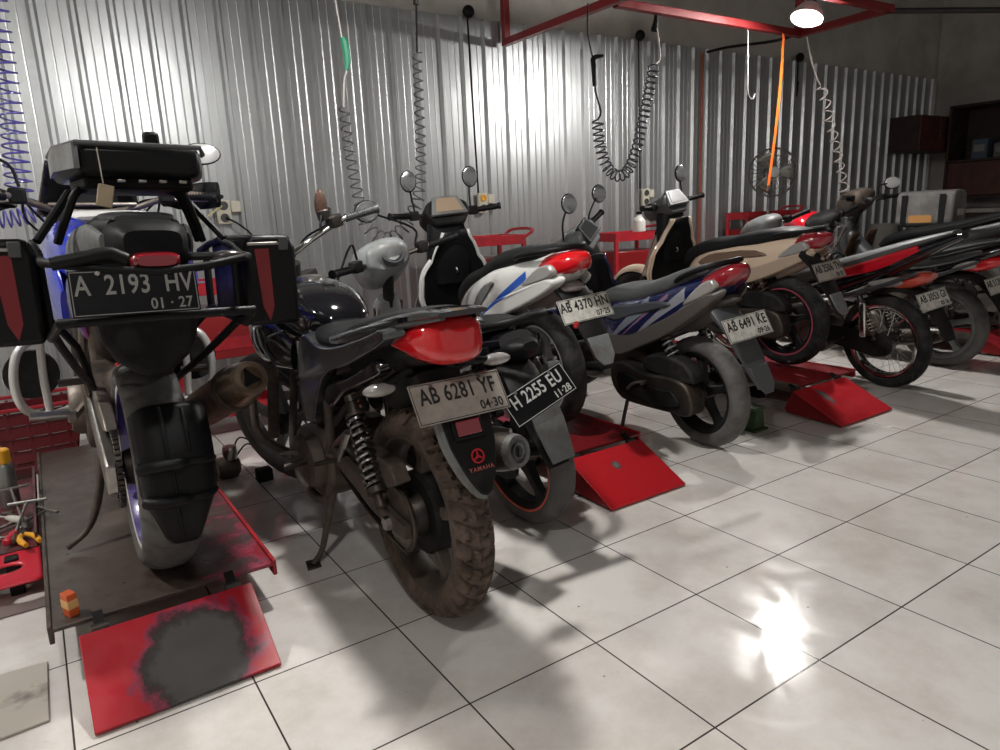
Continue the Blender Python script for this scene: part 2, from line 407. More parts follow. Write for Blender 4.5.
# ---------------------------------------------------------------- automatic scooter (step-through with CVT)
def scooter(loc, lean, yaw, P):
    bk = empty('scooter', loc, (0, R(-lean), R(-yaw)), P['label'], 'scooter', P.get('group'))
    body, body2 = P['body'], P.get('body2', BP)
    Rr, wb = .272, 1.25
    wheel(bk, 0, Rr, Rr, .10, .072, 5, 'alloy', P.get('tread', 'road'), P.get('ty', TY), P.get('rim', BPM), stripe=P.get('stripe'))
    # engine, CVT case, kick starter
    e = MB().prism([(-.09, .24), (-.06, .345), (.06, .37), (.24, .36), (.40, .39), (.50, .36), (.52, .27), (.44, .185), (.25, .18), (.05, .19), (-.05, .195)], -.165, -.075, 'x', 3).build('transmission_case', DM, bk, bevel=.012, seg=3)
    MB().prism([(-.02, .25), (.04, .31), (.12, .30), (.40, .34), (.45, .28), (.38, .22), (.1, .22)], -.176, -.164, 'x', 3).build('case_cover', BPM, e, bevel=.004)
    MB().tube([(-.178, .36, .26), (-.185, .30, .30), (-.19, .20, .33), (-.235, .17, .335)], .008, 8).build('kick_starter', ALD, e)
    en = MB().prism([(.22, .2), (.22, .38), (.40, .46), (.62, .42), (.64, .28), (.5, .2)], -.08, .10, 'x').build('engine', ENG, bk, bevel=.015)
    q = MB()
    for i in range(6): q.box((0.01, .60+.018*i, .35), (.17, .007, .15))
    q.build('cooling_fins', ENG, en, bevel=.002)
    ab = MB().prism([(-.10, .36), (-.04, .45), (.10, .47), (.22, .45), (.26, .38), (.1, .36)], -.15, -.07, 'x', 2).build('air_filter_box', BPM, bk, bevel=.012)
    ex = MB().turn([(0, .03), (.02, .045), (.1, .052), (.8, .055), (.95, .05), (1, .035), (1, .014), (.97, .012)], (.125, .22, .25), (.15, -.22, .36), 22).build('exhaust', P.get('exh', DM), bk)
    MB().tube([(.02, .6, .25), (.06, .5, .18), (.10, .35, .2), (.125, .22, .25)], .015, 10).build('exhaust_pipe', DM, ex)
    MB().prism([(.14, .30), (.14, .37), (-.16, .415), (-.18, .36)], .176, .186, 'x').build('heat_shield', P.get('shield', BPM), ex, bevel=.006)
    for sd in ((-1, 1) if P.get('twin_shock') else (-1,)):
        shock(bk, (sd*.115, .0, .30), (sd*.105, .13, .60), .028, 7, P.get('spring', BP), .0055)
    # tail body
    tb = [(.66, .48, .10, .085), (.56, .54, .14, .14), (.38, .60, .158, .145), (.15, .665, .152, .125), (-.08, .735, .128, .098), (-.26, .79, .095, .066), (-.39, .83, .05, .034)]
    tz = P.get('tz', 0)
    sf = P.get('sf', 0)
    ys = P.get('ys', 1)
    GW = lambda x, y, z: (x+P.get('px', 0)*min(1, max(0, -y/.33)), y+P.get('gy', 0)*min(1, max(0, -y/.33)), z)
    DR = lambda x, y, z: (x, y if y > .1 else .1+(y-.1)*ys, z+tz*min(1, max(0, (.25-y)/.65))+sf*min(1, max(0, (y-.15)/.5)))
    TD = lambda x, y, z: DR(*TAPER(x, y, z))
    bo = MB().loft(tb, 20, 2.7).warp(DR).build('body_cowl', body, bk)
    # lower cover strip on each flank
    for sd in (-1, 1):
        MB().prism([(.66, .46), (.60, .40), (.46, .405), (.30, .47), (.10, .545), (-.10, .625), (-.30, .715), (-.365, .765), (-.30, .775), (-.12, .715), (.08, .645), (.30, .575), (.50, .525), (.62, .50)], sd*.09, sd*.149, 'x', 2, .90).warp(TD).build('side_cover', body2, bk, bevel=.010, seg=3)
        MB().prism(P.get('trimpoly', [(.56, .625), (.46, .60), (.30, .645), (.10, .69), (-.02, .715), (.10, .73), (.32, .70), (.46, .68)]), sd*.13, sd*.161, 'x', 2, .9).warp(TD).build('trim_panel', P.get('trim', body2), bk, bevel=.006)
    # seat
    MB().loft([(.74, .60, .055, .035), (.66, .665, .10, .05), (.50, .715, .125, .055), (.32, .735, .135, .05), (.16, .775, .135, .05), (.0, .815, .125, .045), (-.16, .845, .10, .03), (-.22, .85, .06, .018)], 20, 2.8).warp(DR).build('seat', P.get('seat', VIN), bk)
    # grab rail
    MB().tube([(.10, .02, .80), (.125, -.08, .835), (.11, -.24, .868), (.06, -.315, .88), (0, -.325, .882), (-.06, -.315, .88), (-.11, -.24, .868), (-.125, -.08, .835), (-.10, .02, .80)], .0125, 10, 5).warp(DR).build('grab_rail', P.get('rail', BP), bk)
    # tail lamp
    tl = MB().loft([(-.215, .79, .102, .050), (-.28, .807, .092, .055), (-.36, .826, .070, .046), (-.42, .845, .035, .026), (-.435, .85, .012, .008)], 18, 2.8).warp(DR).build('tail_light', P.get('lens', RL), bk)
    for sd in (-1, 1):
        MB().prism([(-.06, .70), (-.14, .715), (-.27, .755), (-.33, .79), (-.30, .822), (-.22, .805), (-.13, .755)], sd*.09, sd*.152, 'x', 2, .92).warp(TD).build('signal_lens', P.get('slens', CL), tl, bevel=.008)
    # rear mudguard, plate bracket and flap
    MB().loft([(.02, .60, .06, .05), (-.14, .66, .075, .045), (-.27, .705, .065, .030), (-.34, .715, .04, .014), (-.37, .72, .008, .004)], 14, 2.8).warp(DR).build('under_tail', P.get('undertail', BPM), bk)
    mg = MB().loft([(-.20, .69, .075, .028), (-.30, .62, .075, .012), (-.36, .54, .07, .008), (-.41, .46, .058, .008), (-.455, .385, .045, .006)], 14, 3.2).warp(GW).build('mudguard', P.get('guard', BPM), bk)
    fl = MB().prism([(-.052, 0), (.052, 0), (.046, -.09), (.022, -.125), (-.022, -.125), (-.046, -.09)], -.004, .004, 'y')
    fl.build('mud_flap', P.get('flap', GP), mg, xf=X4.Translation((P.get('px', 0), -.415+P.get('gy', 0), .475)) @ X4.Rotation(R(-28), 4, 'X'), bevel=.002)
    plate(bk, (P.get('px', 0), P.get('py', -.375), P.get('pz', .615)), *P['plate'], tilt=P.get('ptilt', 28))
    if P.get('reflector'): MB().ell((-.07, -.37, .53), (.016, .008, .016)).build('reflector', RL, mg)
    # floor and leg shield
    MB().prism([(-.15, .62), (.15, .62), (.16, .80), (.15, .96), (-.15, .96), (-.16, .80)], .29, .33, 'z').build('floorboard', BPM, bk, bevel=.012)
    MB().loft([(.62, .30, .14, .05), (.75, .26, .15, .035), (.95, .28, .12, .05)], 16, 3).build('belly_cover', body2, bk)
    def sh(bulge, inset):
        def fn(u, v):
            t = -1+2*v; z = .30+.60*u
            w = lut(u, ((0, .125), (.2, .165), (.45, .205), (.62, .20), (.80, .135), (1, .075)))*(1-inset)
            y = 1.0-.20*max(0, u-.15)+bulge*(1-t*t)+(-.035*abs(t)**3 if bulge > .05 else .0)
            return V((t*w, y, z))
        return fn
    MB().sheet(sh(.02, .06), 16, 14).build('leg_shield', P.get('inner', BP), bk, solid=.012, xf=X4.Translation((0, -.02, 0)))
    MB().sheet(sh(.11, 0), 16, 14).build('front_apron', body, bk, solid=.01)
    for sd in (-1, 1):
        pts = []
        for i in range(9):
            u = .05+.72*i/8; p = sh(.02, -.02)(u, 1 if sd > 0 else 0); pts.append(p+V((0, -.012, 0)))
        MB().tube(pts, [.010]*9, 8, 3).build('apron_edge', P.get('edge', body), bk)
    MB().loft([(.93, .62, .05, .05), (.93, .70, .06, .035), (.935, .76, .05, .02)], 12, 2.6).build('glove_box', P.get('inner', BP), bk)
    hk = MB().tube([(0, .885, .70), (0, .86, .70), (0, .85, .685), (0, .862, .67)], .005, 8).build('bag_hook', AL, bk)
    # steering head
    st = P.get('steer', 0); xf = steer_xf(.96, .93, 27, st)
    ax_y = wb; 
    wheel(bk, ax_y, Rr, Rr, .085, .065, 5, 'alloy', 'road', TY, P.get('rim', BPM), xf=xf, N=140, disc=.095, discx=.055)
    fork(bk, .985, .80, ax_y, Rr, .075, xf, DM, CH, .018, .013, .55, False)
    fender((ax_y, Rr), Rr+.028, 20, 165, .12, .12, .04).build('front_mudguard', P.get('ffender', body), bk, solid=.005, xf=xf)
    MB().tube([(0, .94, .96), (0, 1.03, .78)], .03, 14, 1).build('steering_stem', BPM, bk, xf=xf)
    MB().loft([(.925, .62, .10, .05), (.915, .74, .125, .06), (.915, .86, .115, .065), (.92, .95, .10, .06)], 18, 3).build('steering_cowl', P.get('inner', BP), bk, xf=xf)
    tx = xf @ X4.Translation((0, .95, .985)) @ X4.Rotation(R(-18), 4, 'X')
    hc = MB().prism([(-.085, -.085), (.085, -.085), (.135, -.01), (.12, .04), (.075, .065), (-.075, .065), (-.12, .04), (-.135, -.01)], -.10, .12, 'y', 1, .8).build('handlebar_cover', P.get('hcover', BPM), bk, bevel=.016, seg=3, xf=tx)
    ix = tx @ X4.Translation((0, -.098, .018)) @ X4.Rotation(R(74), 4, 'X')
    MB().prism([(-.105, -.055), (.105, -.055), (.075, .06), (-.075, .06)], -.012, .014, 'z').build('instrument_panel', P.get('dash', LG), hc, bevel=.006, xf=ix)
    MB().prism([(-.08, -.04), (.08, -.04), (.055, .045), (-.055, .045)], .012, .0165, 'z').build('dial_window', P.get('dial', GP), hc, bevel=.002, xf=ix)
    MB().ell((0, 1.085, .93), (.075, .035, .045)).build('headlight', CL, hc, xf=xf)
    MB().tube([(-.20, .91, 1.0), (0, .95, .985), (.20, .91, 1.0)], .011, 8).build('handlebar', DM, bk, xf=xf)
    for sd in (-1, 1):
        grip(bk, (sd*.19, .915, .998), (sd*.325, .875, 1.008), BP, xf)
        lever(bk, (sd*.17, .945, .99), (sd*.32, .925, .992), (sd*.24, .962, .992), xf)
        MB().box((sd*.175, .92, .998), (.05, .045, .05)).build('switch_block', BPM, bk, bevel=.008, xf=xf)
        if P.get('mirrors', True) is True or P['mirrors'] == sd:
            if 'mir' in P:
                b0, h0, rd = P['mir'][sd]
                mirror(bk, b0, h0, P.get('look', (-.25, -1, .05)), rd, P.get('mglass', MG), kink=(b0[0]*.9+h0[0]*.1, b0[1]*.9+h0[1]*.1, b0[2]*.5+h0[2]*.5))
            else: mirror(bk, (sd*.165, .93, 1.02), (sd*P.get('mx', .22), .935, P.get('mz', 1.18)), P.get('look', (-.25, -1, .05)), (.044, .058), P.get('mglass', MG), xf=xf, kink=(sd*.17, .94, 1.09))
    # stand
    MB().tube([(-.13, .42, .2), (-.20, .40, .06), (-.235, .36, .012)], .010, 8).build('side_stand', DM, bk)
    return bk

# ---------------------------------------------------------------- underbone (cub style) bike
def underbone(loc, lean, yaw, P):
    bk = empty('motorcycle', loc, (0, R(-lean), R(-yaw)), P['label'], 'motorcycle', P.get('group'))
    Rr = P.get('R', .282); wb = 1.24; body = P['body']
    rimm = P.get('rim', BPM)
    wheel(bk, 0, Rr, Rr, P.get('w', .085), .062, 5, P.get('wstyle', 'alloy'), P.get('tread', 'road'), P.get('ty', TY), rimm, stripe=P.get('stripe'), hub=.06, hubw=.12)
    # swingarm, chain case, hub parts
    for sd in (-1, 1):
        MB().tube([(sd*.075, -.06, Rr), (sd*.08, .1, Rr+.005), (sd*.07, .50, Rr+.05)], .014, 8, 2).build('swingarm', DM, bk)
    MB().prism([(-.09, Rr-.05), (-.11, Rr), (-.08, Rr+.055), (.0, Rr+.075), (.45, Rr+.085), (.50, Rr+.05), (.46, Rr-.01), (.1, Rr-.06), (0, Rr-.075)], -.10, -.085, 'x', 3).build('chain_case', BPM, bk, bevel=.004)
    # engine: horizontal cylinder
    en = MB().prism([(.34, .22), (.36, .36), (.50, .40), (.62, .37), (.66, .28), (.60, .20), (.42, .18)], -.11, .11, 'x', 2).build('engine', ENG, bk, bevel=.012)
    MB().lathe([(-.02, .01), (-.02, .075), (.0, .085), (.02, .085), (.02, .01)], (-.115, .44, .28), 'x', 24).build('engine_cover', ALD, en)
    q = MB()
    for i in range(8): q.box((0, .68+.017*i, .31), (.14, .006, .13))
    q.build('cooling_fins', ENG, en, bevel=.0015)
    MB().prism([(.80, .25), (.80, .37), (.90, .36), (.90, .27)], -.06, .06, 'x').build('cylinder_head', ENG, en, bevel=.01)
    ex = MB().turn([(0, .022), (.12, .04), (.3, .048), (.88, .05), (.94, .047), (1, .036), (1, .014), (.96, .012)], (.125, .34, .22), (.145, P.get('exy', -.26), .33), 22).build('exhaust', P.get('exh', DM), bk)
    MB().tube([(.03, .88, .28), (.06, .80, .19), (.10, .60, .17), (.125, .34, .22)], .013, 10).build('exhaust_pipe', CH, ex)
    for sd in (-1, 1):
        shock(bk, (sd*.10, -.005, Rr+.03), (sd*.10, .10, .60), .024, 9, P.get('spring', CH), .004)
        fp = MB().tube([(sd*.09, .53, .23), (sd*.20, .53, .23)], .009, 8, 1).build('footrest_bar', DM, bk)
        MB().turn([(0, .01), (0, .017), (1, .017), (1, .01)], (sd*.18, .53, .23), (sd*.27, .53, .23), 12).build('footrest_rubber', BP, fp)
        pg = MB().tube([(sd*.08, .20, .32), (sd*.12, .22, .30), (sd*.22, .22, .30)], .009, 8, 2).build('passenger_footrest', DM, bk)
    if P.get('chrome_guard'):
        MB().prism([(.02, .345), (.06, .345), (.06, .56), (.02, .56)], -.155, -.135, 'x').build('chrome_guard', CH, bk, bevel=.008)
    # centre spine and tail body
    MB().loft([(1.00, .74, .05, .05), (.90, .62, .07, .06), (.78, .50, .075, .07), (.64, .46, .08, .085), (.50, .50, .085, .10)], 14, 2.6).build('frame_spine', P.get('spine', body), bk)
    tb = P.get('tail', [(.58, .52, .09, .09), (.42, .58, .115, .10), (.18, .645, .12, .085), (-.04, .705, .11, .065), (-.24, .765, .085, .045), (-.40, .82, .04, .022)])
    MB().loft(tb, 18, 2.6).build('body_cowl', body, bk)
    if P.get('cowl2'):
        for sd in (-1, 1):
            MB().loft(P.get('decal', [(.30, .685, .006, .02, sd*.112), (.12, .715, .010, .036, sd*.116), (-.08, .75, .010, .032, sd*.106), (-.26, .795, .006, .012, sd*.080)] if True else 0) if 'decal' not in P else [(a, b, c, d, sd*e) for a, b, c, d, e in P['decal']], 10, 2.2).build('decal_panel', P['cowl2'], bk)
            MB().loft([(.46, .50, .010, .012, sd*.115), (.2, .575, .012, .014, sd*.125), (-.05, .655, .012, .014, sd*.115), (-.25, .735, .008, .01, sd*.085)], 10, 2.4).build('trim_panel', P.get('trim', GG), bk)
    MB().loft(P.get('seat_secs', [(.66, .605, .06, .03), (.58, .655, .095, .045), (.42, .70, .115, .045), (.2, .735, .125, .042), (.0, .775, .12, .04), (-.2, .825, .095, .03), (-.34, .855, .05, .014)]), 18, 2.8).build('seat', P.get('seat', VIN), bk)
    rk = P.get('rail', True)
    if rk:
        ry, rz = P.get('railo', (0, 0))
        MB().tube([(x, y+ry, z+rz) for x, y, z in ((.11, .05, .745), (.135, -.08, .775), (.125, -.24, .82), (.06, -.33, .838), (-.06, -.33, .838), (-.125, -.24, .82), (-.135, -.08, .775), (-.11, .05, .745))], P.get('railr', .0105), 10, 5).build('grab_rail', P.get('railm', BP), bk)
    ty_, tz_ = P.get('tlyz', (-.22, .69))
    tl = MB().loft([(ty_+.10, tz_+.0, .075, .028), (ty_, tz_+.012, .085, .042), (ty_-.09, tz_+.035, .07, .036), (ty_-.14, tz_+.05, .03, .015)], 18, 2.6).build('tail_light', P.get('lens', RL), bk)
    for sd in (-1, 1):
        MB().loft([(ty_+.20, tz_+.0, .008, .01, sd*.082), (ty_+.08, tz_+.012, .013, .028, sd*.088), (ty_-.01, tz_+.03, .01, .022, sd*.082)], 10, 2.4).build('signal_lens', P.get('slens', CL), tl)
    mg = MB().loft([(.05, .60, .06, .03), (-.10, .63, .07, .02), (-.22, .60, .07, .012), (-.30, .52, .066, .008), (-.36, .43, .055, .007), (-.40, .35, .042, .006)], 14, 3).warp(lambda x, y, z: (x+P.get('fx', 0)*min(1, max(0, -y/.3)), y+P.get('gy', 0)*min(1, max(0, -y/.3)), z)).build('mudguard', P.get('guard', BPM), bk)
    if P.get('flap'):
        MB().prism([(-.055, .09), (.055, .09), (.06, 0), (.045, -.13), (-.045, -.13), (-.06, 0)], -.004, .004, 'y').build('mud_flap', P['flap'], mg, xf=X4.Translation((P.get('fx', 0), P.get('fy', -.385), P.get('fz', .45))) @ X4.Rotation(R(-25), 4, 'X'), bevel=.002)
    plate(bk, (P.get('px', 0), P.get('py', -.325), P.get('pz', .58)), *P['plate'], tilt=P.get('ptilt', 25), roll=P.get('proll', 0))
    # leg shields
    for sd in (-1, 1):
        def fn(u, v, sd=sd):
            z = .30+.42*u; w = .06+.13*v*(1-.35*abs(u-.55)); return V((sd*w, .90+.06*(1-v)-.12*u+.05*v*v+.03*(1-u), z))
        MB().sheet(fn, 10, 8).build('leg_shield', P.get('shield', body), bk, solid=.006)
    MB().loft([(.93, .45, .06, .03), (.99, .62, .075, .05), (.97, .74, .07, .05), (.93, .80, .05, .03)], 14, 2.4).build('front_cover', P.get('fcover', body), bk)
    xf = steer_xf(.90, .86, 27, P.get('steer', 0))
    wheel(bk, wb, Rr, Rr, .072, .055, 5, P.get('wstyle', 'alloy'), 'road', P.get('ty', TY), rimm, xf=xf, N=140, disc=.10, discx=.05, stripe=P.get('stripe'))
    fork(bk, .945, .76, wb, Rr, .07, xf, ALD, CH, .018, .013, .5, False)
    fender((wb, Rr), Rr+.025, 25, 160, .11, .10, .035).build('front_mudguard', P.get('ffender', body), bk, solid=.005, xf=xf)
    hm = P.get('hcover', BPM)
    hc = MB().loft([(.79, 1.0, .04, .035), (.82, 1.005, .095, .065), (.88, .985, .125, .085), (.96, .945, .12, .10), (1.03, .90, .08, .075), (1.06, .88, .04, .03)], 20, 2.5).build('handlebar_cowl', hm, bk, xf=xf)
    MB().turn([(0, .052), (.6, .05), (1, .04), (1, .01)], (0, .835, .995), (0, .806, 1.012), 24).build('speedometer', P.get('dial', LG), hc, xf=xf)
    MB().turn([(0, .058), (1, .058), (1, .050), (.5, .049)], (0, .83, .998), (0, .802, 1.0145), 24).build('dial_rim', P.get('dialrim', DG), hc, xf=xf)
    MB().ell((0, 1.03, .91), (.075, .04, .06)).build('headlight', CL, hc, xf=xf)
    if P.get('nose'): MB().loft([(.94, .90, .15, .05), (1.03, .97, .17, .09), (1.14, .97, .12, .08), (1.24, .91, .05, .03)], 16, 2.4).build('nose_fairing', P['nose'], bk)
    MB().tube([(0, .87, .93), (0, .95, .74)], .026, 14, 1).build('steering_stem', BPM, bk, xf=xf)
    MB().tube([(-.22, .80, .99), (-.08, .865, .975), (.08, .865, .975), (.22, .80, .99)], .011, 8, 4).build('handlebar', P.get('barm', DM), bk, xf=xf)
    for sd in (-1, 1):
        grip(bk, (sd*.20, .81, .988), (sd*.33, .75, 1.0), BP, xf)
        lever(bk, (sd*.17, .86, .985), (sd*.33, .80, .985), (sd*.25, .85, .985), xf)
        MB().box((sd*.175, .825, .99), (.05, .05, .05)).build('switch_block', BPM, bk, bevel=.008, xf=xf)
        if P.get('mirrors', True) is True or P['mirrors'] == sd:
            mm = P.get('mir', {}).get(sd, ((sd*.24, .82, 1.17), (.062, .045)))
            mirror(bk, (sd*.155, .84, 1.01), mm[0], P.get('look', (-.3, -1, .05)), mm[1], P.get('mglass', MG), xf=xf, kink=(sd*.165, .845, 1.08))
    MB().tube([(-.10, .48, .2), (-.19, .46, .06), (-.235, .42, .012)], .010, 8).build('side_stand', DM, bk)
    return bk
# ---------------------------------------------------------------- black naked bike with the clean plate
def naked(loc, lean, yaw, label):
    bk = empty('motorcycle', loc, (0, R(-lean), R(-yaw)), label, 'motorcycle')
    Rr = .312; wb = 1.29
    w = wheel(bk, 0, Rr, Rr, .112, .082, 5, 'alloy', 'knob', TYD, mat('dusty_rim', (.055, .047, .042), .6, .3, dirt=(.12, .09, .07), da=.6), N=476, hub=.07, hubw=.13)
    MB().lathe([(-.03, .02), (-.03, .115), (-.02, .125), (.06, .125), (.075, .11), (.08, .02)], (0, 0, Rr), 'x', 36).build('brake_drum', BPM, w)
    sp = MB(); n = 40; ring = []
    for i in range(n*2):
        a = PI*i/n; r = .094 if i % 2 else .086
        ring.append((r*math.cos(a), Rr+r*math.sin(a)))
    sp.prism(ring, -.088, -.082, 'x').build('sprocket', ALD, w)
    MB().tube([V((-.085, .092*math.cos(a), Rr+.092*math.sin(a))) for a in [PI*(.55+.9*i/14) for i in range(15)]]+[(-.085, .25, Rr-.055), (-.085, .48, .345)], .008, 6, 2).build('chain', DM, bk)
    MB().tube([(-.085, -.01, Rr+.092), (-.085, .2, Rr+.085), (-.085, .48, .405)], .008, 6, 2).build('chain', DM, bk)
    MB().prism([(-.06, .44), (-.02, .485), (.14, .49), (.20, .47), (.20, .43), (.02, .40)], -.115, -.065, 'x').build('chain_guard', BRN, bk, bevel=.006)
    for sd in (-1, 1):
        MB().prism([(-.09, .285), (-.09, .325), (.02, .335), (.45, .43), (.47, .385), (.03, .285)], sd*.105-.014, sd*.105+.014, 'x').build('swingarm', BRN, bk, bevel=.005)
        MB().lathe([(sd*.118, .004), (sd*.118, .022), (sd*.135, .020), (sd*.135, .004)], (0, 0, .308), 'x', 6).build('axle_nut', AL, bk, flat=True)
        shock(bk, (sd*.138, .0, .36), (sd*.122, .20, .64), .025, 10, mat('dull_chrome', (.30, .29, .28), .25, 1.0) if sd < 0 else DM, .0065)
        # passenger peg bracket: open triangle
        tri = MB().tube([(sd*.105, .30, .50), (sd*.12, .36, .40), (sd*.12, .46, .385), (sd*.105, .42, .43), (sd*.105, .30, .50)], .011, 8, 1).build('peg_bracket', AL, bk)
        MB().tube([(sd*.12, .36, .40), (sd*.20, .36, .40)], .008, 8, 1).build('passenger_peg', DM, tri)
        MB().tube([(sd*.10, .46, .385), (sd*.13, .58, .345), (sd*.12, .62, .42)], .013, 8, 3).build('footrest_bracket', ALD, bk)
        MB().turn([(0, .011), (.2, .013), (1, .013), (1, .008)], (sd*.12, .585, .345), (sd*.235, .585, .335), 12).build('footrest_rubber', DM, bk)
    MB().tube([(-.12, .62, .34), (-.165, .74, .33), (-.20, .76, .33)], .007, 8).build('gear_lever', ALD, bk)
    MB().tube([(.12, .62, .34), (.165, .74, .34), (.19, .76, .35)], .007, 8).build('brake_pedal', ALD, bk)
    # engine
    en = MB().prism([(.46, .26), (.44, .38), (.52, .46), (.66, .45), (.78, .40), (.82, .30), (.74, .22), (.56, .21)], -.125, .125, 'x', 2).build('engine', ENG, bk, bevel=.015)
    MB().lathe([(-.03, .02), (-.03, .085), (0, .10), (.02, .10), (.02, .02)], (-.13, .58, .335), 'x', 28).build('engine_cover', BRN, en)
    MB().lathe([(-.02, .02), (-.02, .07), (0, .08), (.02, .08), (.02, .02)], (-.125, .72, .32), 'x', 28).build('engine_cover', BRN, en)
    q = MB()
    for i in range(9):
        f = .45+.022*i; q.box((0, .70+.008*i, f), (.17, .17, .009), X4.Rotation(R(-15), 3, 'X'))
    q.build('cooling_fins', ENG, en, bevel=.002)
    MB().prism([(.66, .45), (.70, .68), (.86, .66), (.84, .44)], -.065, .065, 'x').build('cylinder', ENG, en, bevel=.012)
    # frame
    for sd in (-1, 1):
        MB().tube([(sd*.03, 1.0, .86), (sd*.06, .93, .60), (sd*.12, .86, .30), (sd*.13, .70, .20), (sd*.12, .50, .22), (sd*.11, .45, .45), (sd*.10, .42, .66), (sd*.09, .1, .74), (sd*.07, -.12, .80)], .016, 10).build('frame_tube', BRN if sd < 0 else DM, bk)
        MB().tube([(sd*.10, .42, .50), (sd*.11, .2, .63), (sd*.08, -.05, .76)], .011, 8, 2).build('subframe_tube', DM, bk)
        # engine guard loop
        MB().tube([(sd*.05, .90, .66), (sd*.20, .92, .60), (sd*.235, .91, .48), (sd*.22, .89, .36), (sd*.10, .86, .27)], .014, 10, 5).build('engine_guard', BRN, bk)
    # exhaust
    ex = MB().turn([(0, .022), (.06, .046), (.2, .060), (.9, .060), (.97, .057), (1, .052), (1.0, .048)], (.15, .42, .33), (.275, -.07, .445), 26).build('exhaust', DM, bk)
    MB().turn([(.0, .055), (.6, .053), (1, .048), (1, .036), (.7, .034), (.7, .024), (1, .023), (1, .019), (.2, .018)], (.271, -.055, .4415), (.278, -.085, .4485), 24).build('end_cap', GP, ex)
    MB().tube([(.05, .86, .52), (.06, .96, .40), (.08, .90, .22), (.12, .70, .19), (.14, .52, .26), (.15, .42, .33)], .019, 12, 5).build('exhaust_pipe', BRN, ex)
    MB().loft([(.30, .415, .006, .035, .23), (.1, .45, .008, .042, .265), (-.04, .475, .006, .032, .285)], 12, 3).build('heat_shield', AL, ex)
    # tank
    tk = MB().loft([(.49, .765, .06, .04), (.54, .80, .105, .085), (.66, .825, .14, .108), (.80, .835, .155, .112), (.92, .825, .145, .105), (1.0, .80, .105, .08), (1.05, .785, .05, .04)], 26, 2.5, 5).build('fuel_tank', BG, bk)
    MB().lathe([(0, .005), (0, .048), (.012, .046), (.016, .03), (.016, .005)], (0, .80, .942), 'z', 24).build('fuel_cap', AL, tk)
    for sd in (-1, 1):
        MB().loft([(.64, .70, .012, .05, sd*.14), (.78, .73, .02, .085, sd*.165), (.95, .75, .022, .08, sd*.175), (1.08, .77, .015, .045, sd*.165), (1.13, .78, .006, .02, sd*.15)], 14, 2.4).build('tank_shroud', BG, bk)
        MB().tube([(sd*.165, .66, .79), (sd*.188, .80, .74), (sd*.182, .74, .66), (sd*.16, .68, .62)], .0035, 6, 4).build('shroud_edge', DG, bk)
        # graphite side panel under the seat and its black inner recess
        MB().prism([(.62, .50), (.61, .66), (.57, .765), (.50, .80), (.40, .775), (.26, .785), (.10, .82), (-.06, .862), (-.14, .885), (-.17, .862), (-.03, .805), (.14, .745), (.30, .70), (.40, .64), (.46, .56), (.52, .48)], sd*.10, sd*.148, 'x', 3, .93).build('side_panel', GG, bk, bevel=.012, seg=3)
        MB().prism([(.44, .60), (.36, .65), (.22, .69), (.06, .75), (-.04, .79), (-.05, .75), (.10, .69), (.24, .64), (.36, .57)], sd*.09, sd*.132, 'x', 3, .95).build('inner_panel', BG, bk, bevel=.008)
        MB().loft([(.30, .795, .012, .016, sd*.118), (.12, .83, .015, .018, sd*.128), (-.06, .868, .015, .018, sd*.115), (-.20, .90, .012, .014, sd*.085), (-.27, .91, .008, .008, sd*.05)], 12, 2.6).build('grab_handle', GG, bk)
    # seat
    MB().loft([(.56, .775, .07, .03), (.48, .78, .115, .045), (.36, .775, .13, .045), (.25, .79, .13, .042), (.16, .825, .125, .042), (.04, .855, .12, .038), (-.08, .885, .105, .03), (-.18, .905, .07, .018)], 20, 2.8).build('seat', VIN, bk)
    # tail
    MB().loft([(.30, .70, .105, .05), (.10, .755, .115, .055), (-.06, .80, .11, .05), (-.15, .828, .10, .05), (-.20, .845, .08, .03)], 18, 2.8).build('tail_cowl', BPM, bk)
    MB().loft([(.02, .865, .12, .020), (-.10, .888, .118, .020), (-.20, .907, .105, .016), (-.285, .918, .07, .007)], 16, 3).build('tail_hood', BG, bk)
    tl = MB().loft([(-.06, .835, .112, .012), (-.12, .838, .108, .036), (-.185, .842, .098, .056), (-.235, .845, .080, .060), (-.262, .848, .052, .048), (-.272, .85, .02, .022)], 20, 3.0, 3)
    tl.build('tail_light', RL, bk)
    # plate holder, mudguard flap
    fl = MB().prism([(-.060, -.045), (.078, -.045), (.080, -.10), (.074, -.17), (.055, -.24), (.030, -.29), (.012, -.30), (-.008, -.29), (-.034, -.24), (-.055, -.17), (-.062, -.10)], -.006, .008, 'y')
    fx = X4.Translation((.0, -.205, .735)) @ X4.Rotation(R(-24), 4, 'X')
    flo = fl.build('mudguard', BPM, bk, bevel=.004, xf=fx)
    e = MB()
    e.tube([(-.066, .010, -.05), (-.064, .010, -.11), (-.058, .010, -.17), (-.036, .010, -.24), (-.009, .010, -.29), (.012, .006, -.302)], [.014, .014, .014, .013, .010, .006], 8, 3)
    e.build('mudguard_edge', GP, flo, xf=fx)
    MB().box((0, -.012, -.125), (.085, .012, .055)).build('reflector_base', BP, flo, bevel=.004, xf=fx)
    MB().box((.0, -.02, -.125), (.068, .008, .038)).build('reflector', DRL, flo, bevel=.003, xf=fx)
    F = fx @ frame((.012, -.0075, -.232), (1, 0, 0), (0, 0, 1))
    text('YAMAHA', .015, mat('red_grey_ink', (.38, .10, .09), .5), flo, F, sx=1.0, sp=1.25)
    em = MB().lathe([(0, .015), (0, .019), (.002, .019), (.002, .015)], (0, 0, 0), 'z', 24, closed=True)
    for i in range(3):
        a = R(90+120*i); em.tube([(0, 0, .001), (.017*math.cos(a), .017*math.sin(a), .001)], [.0035, .0015], 5, 1)
    em.build('emblem', mat('red_ink', (.5, .012, .02), .4), flo, xf=fx @ frame((.010, -.0068, -.200), (1, 0, 0), (0, 0, 1)))
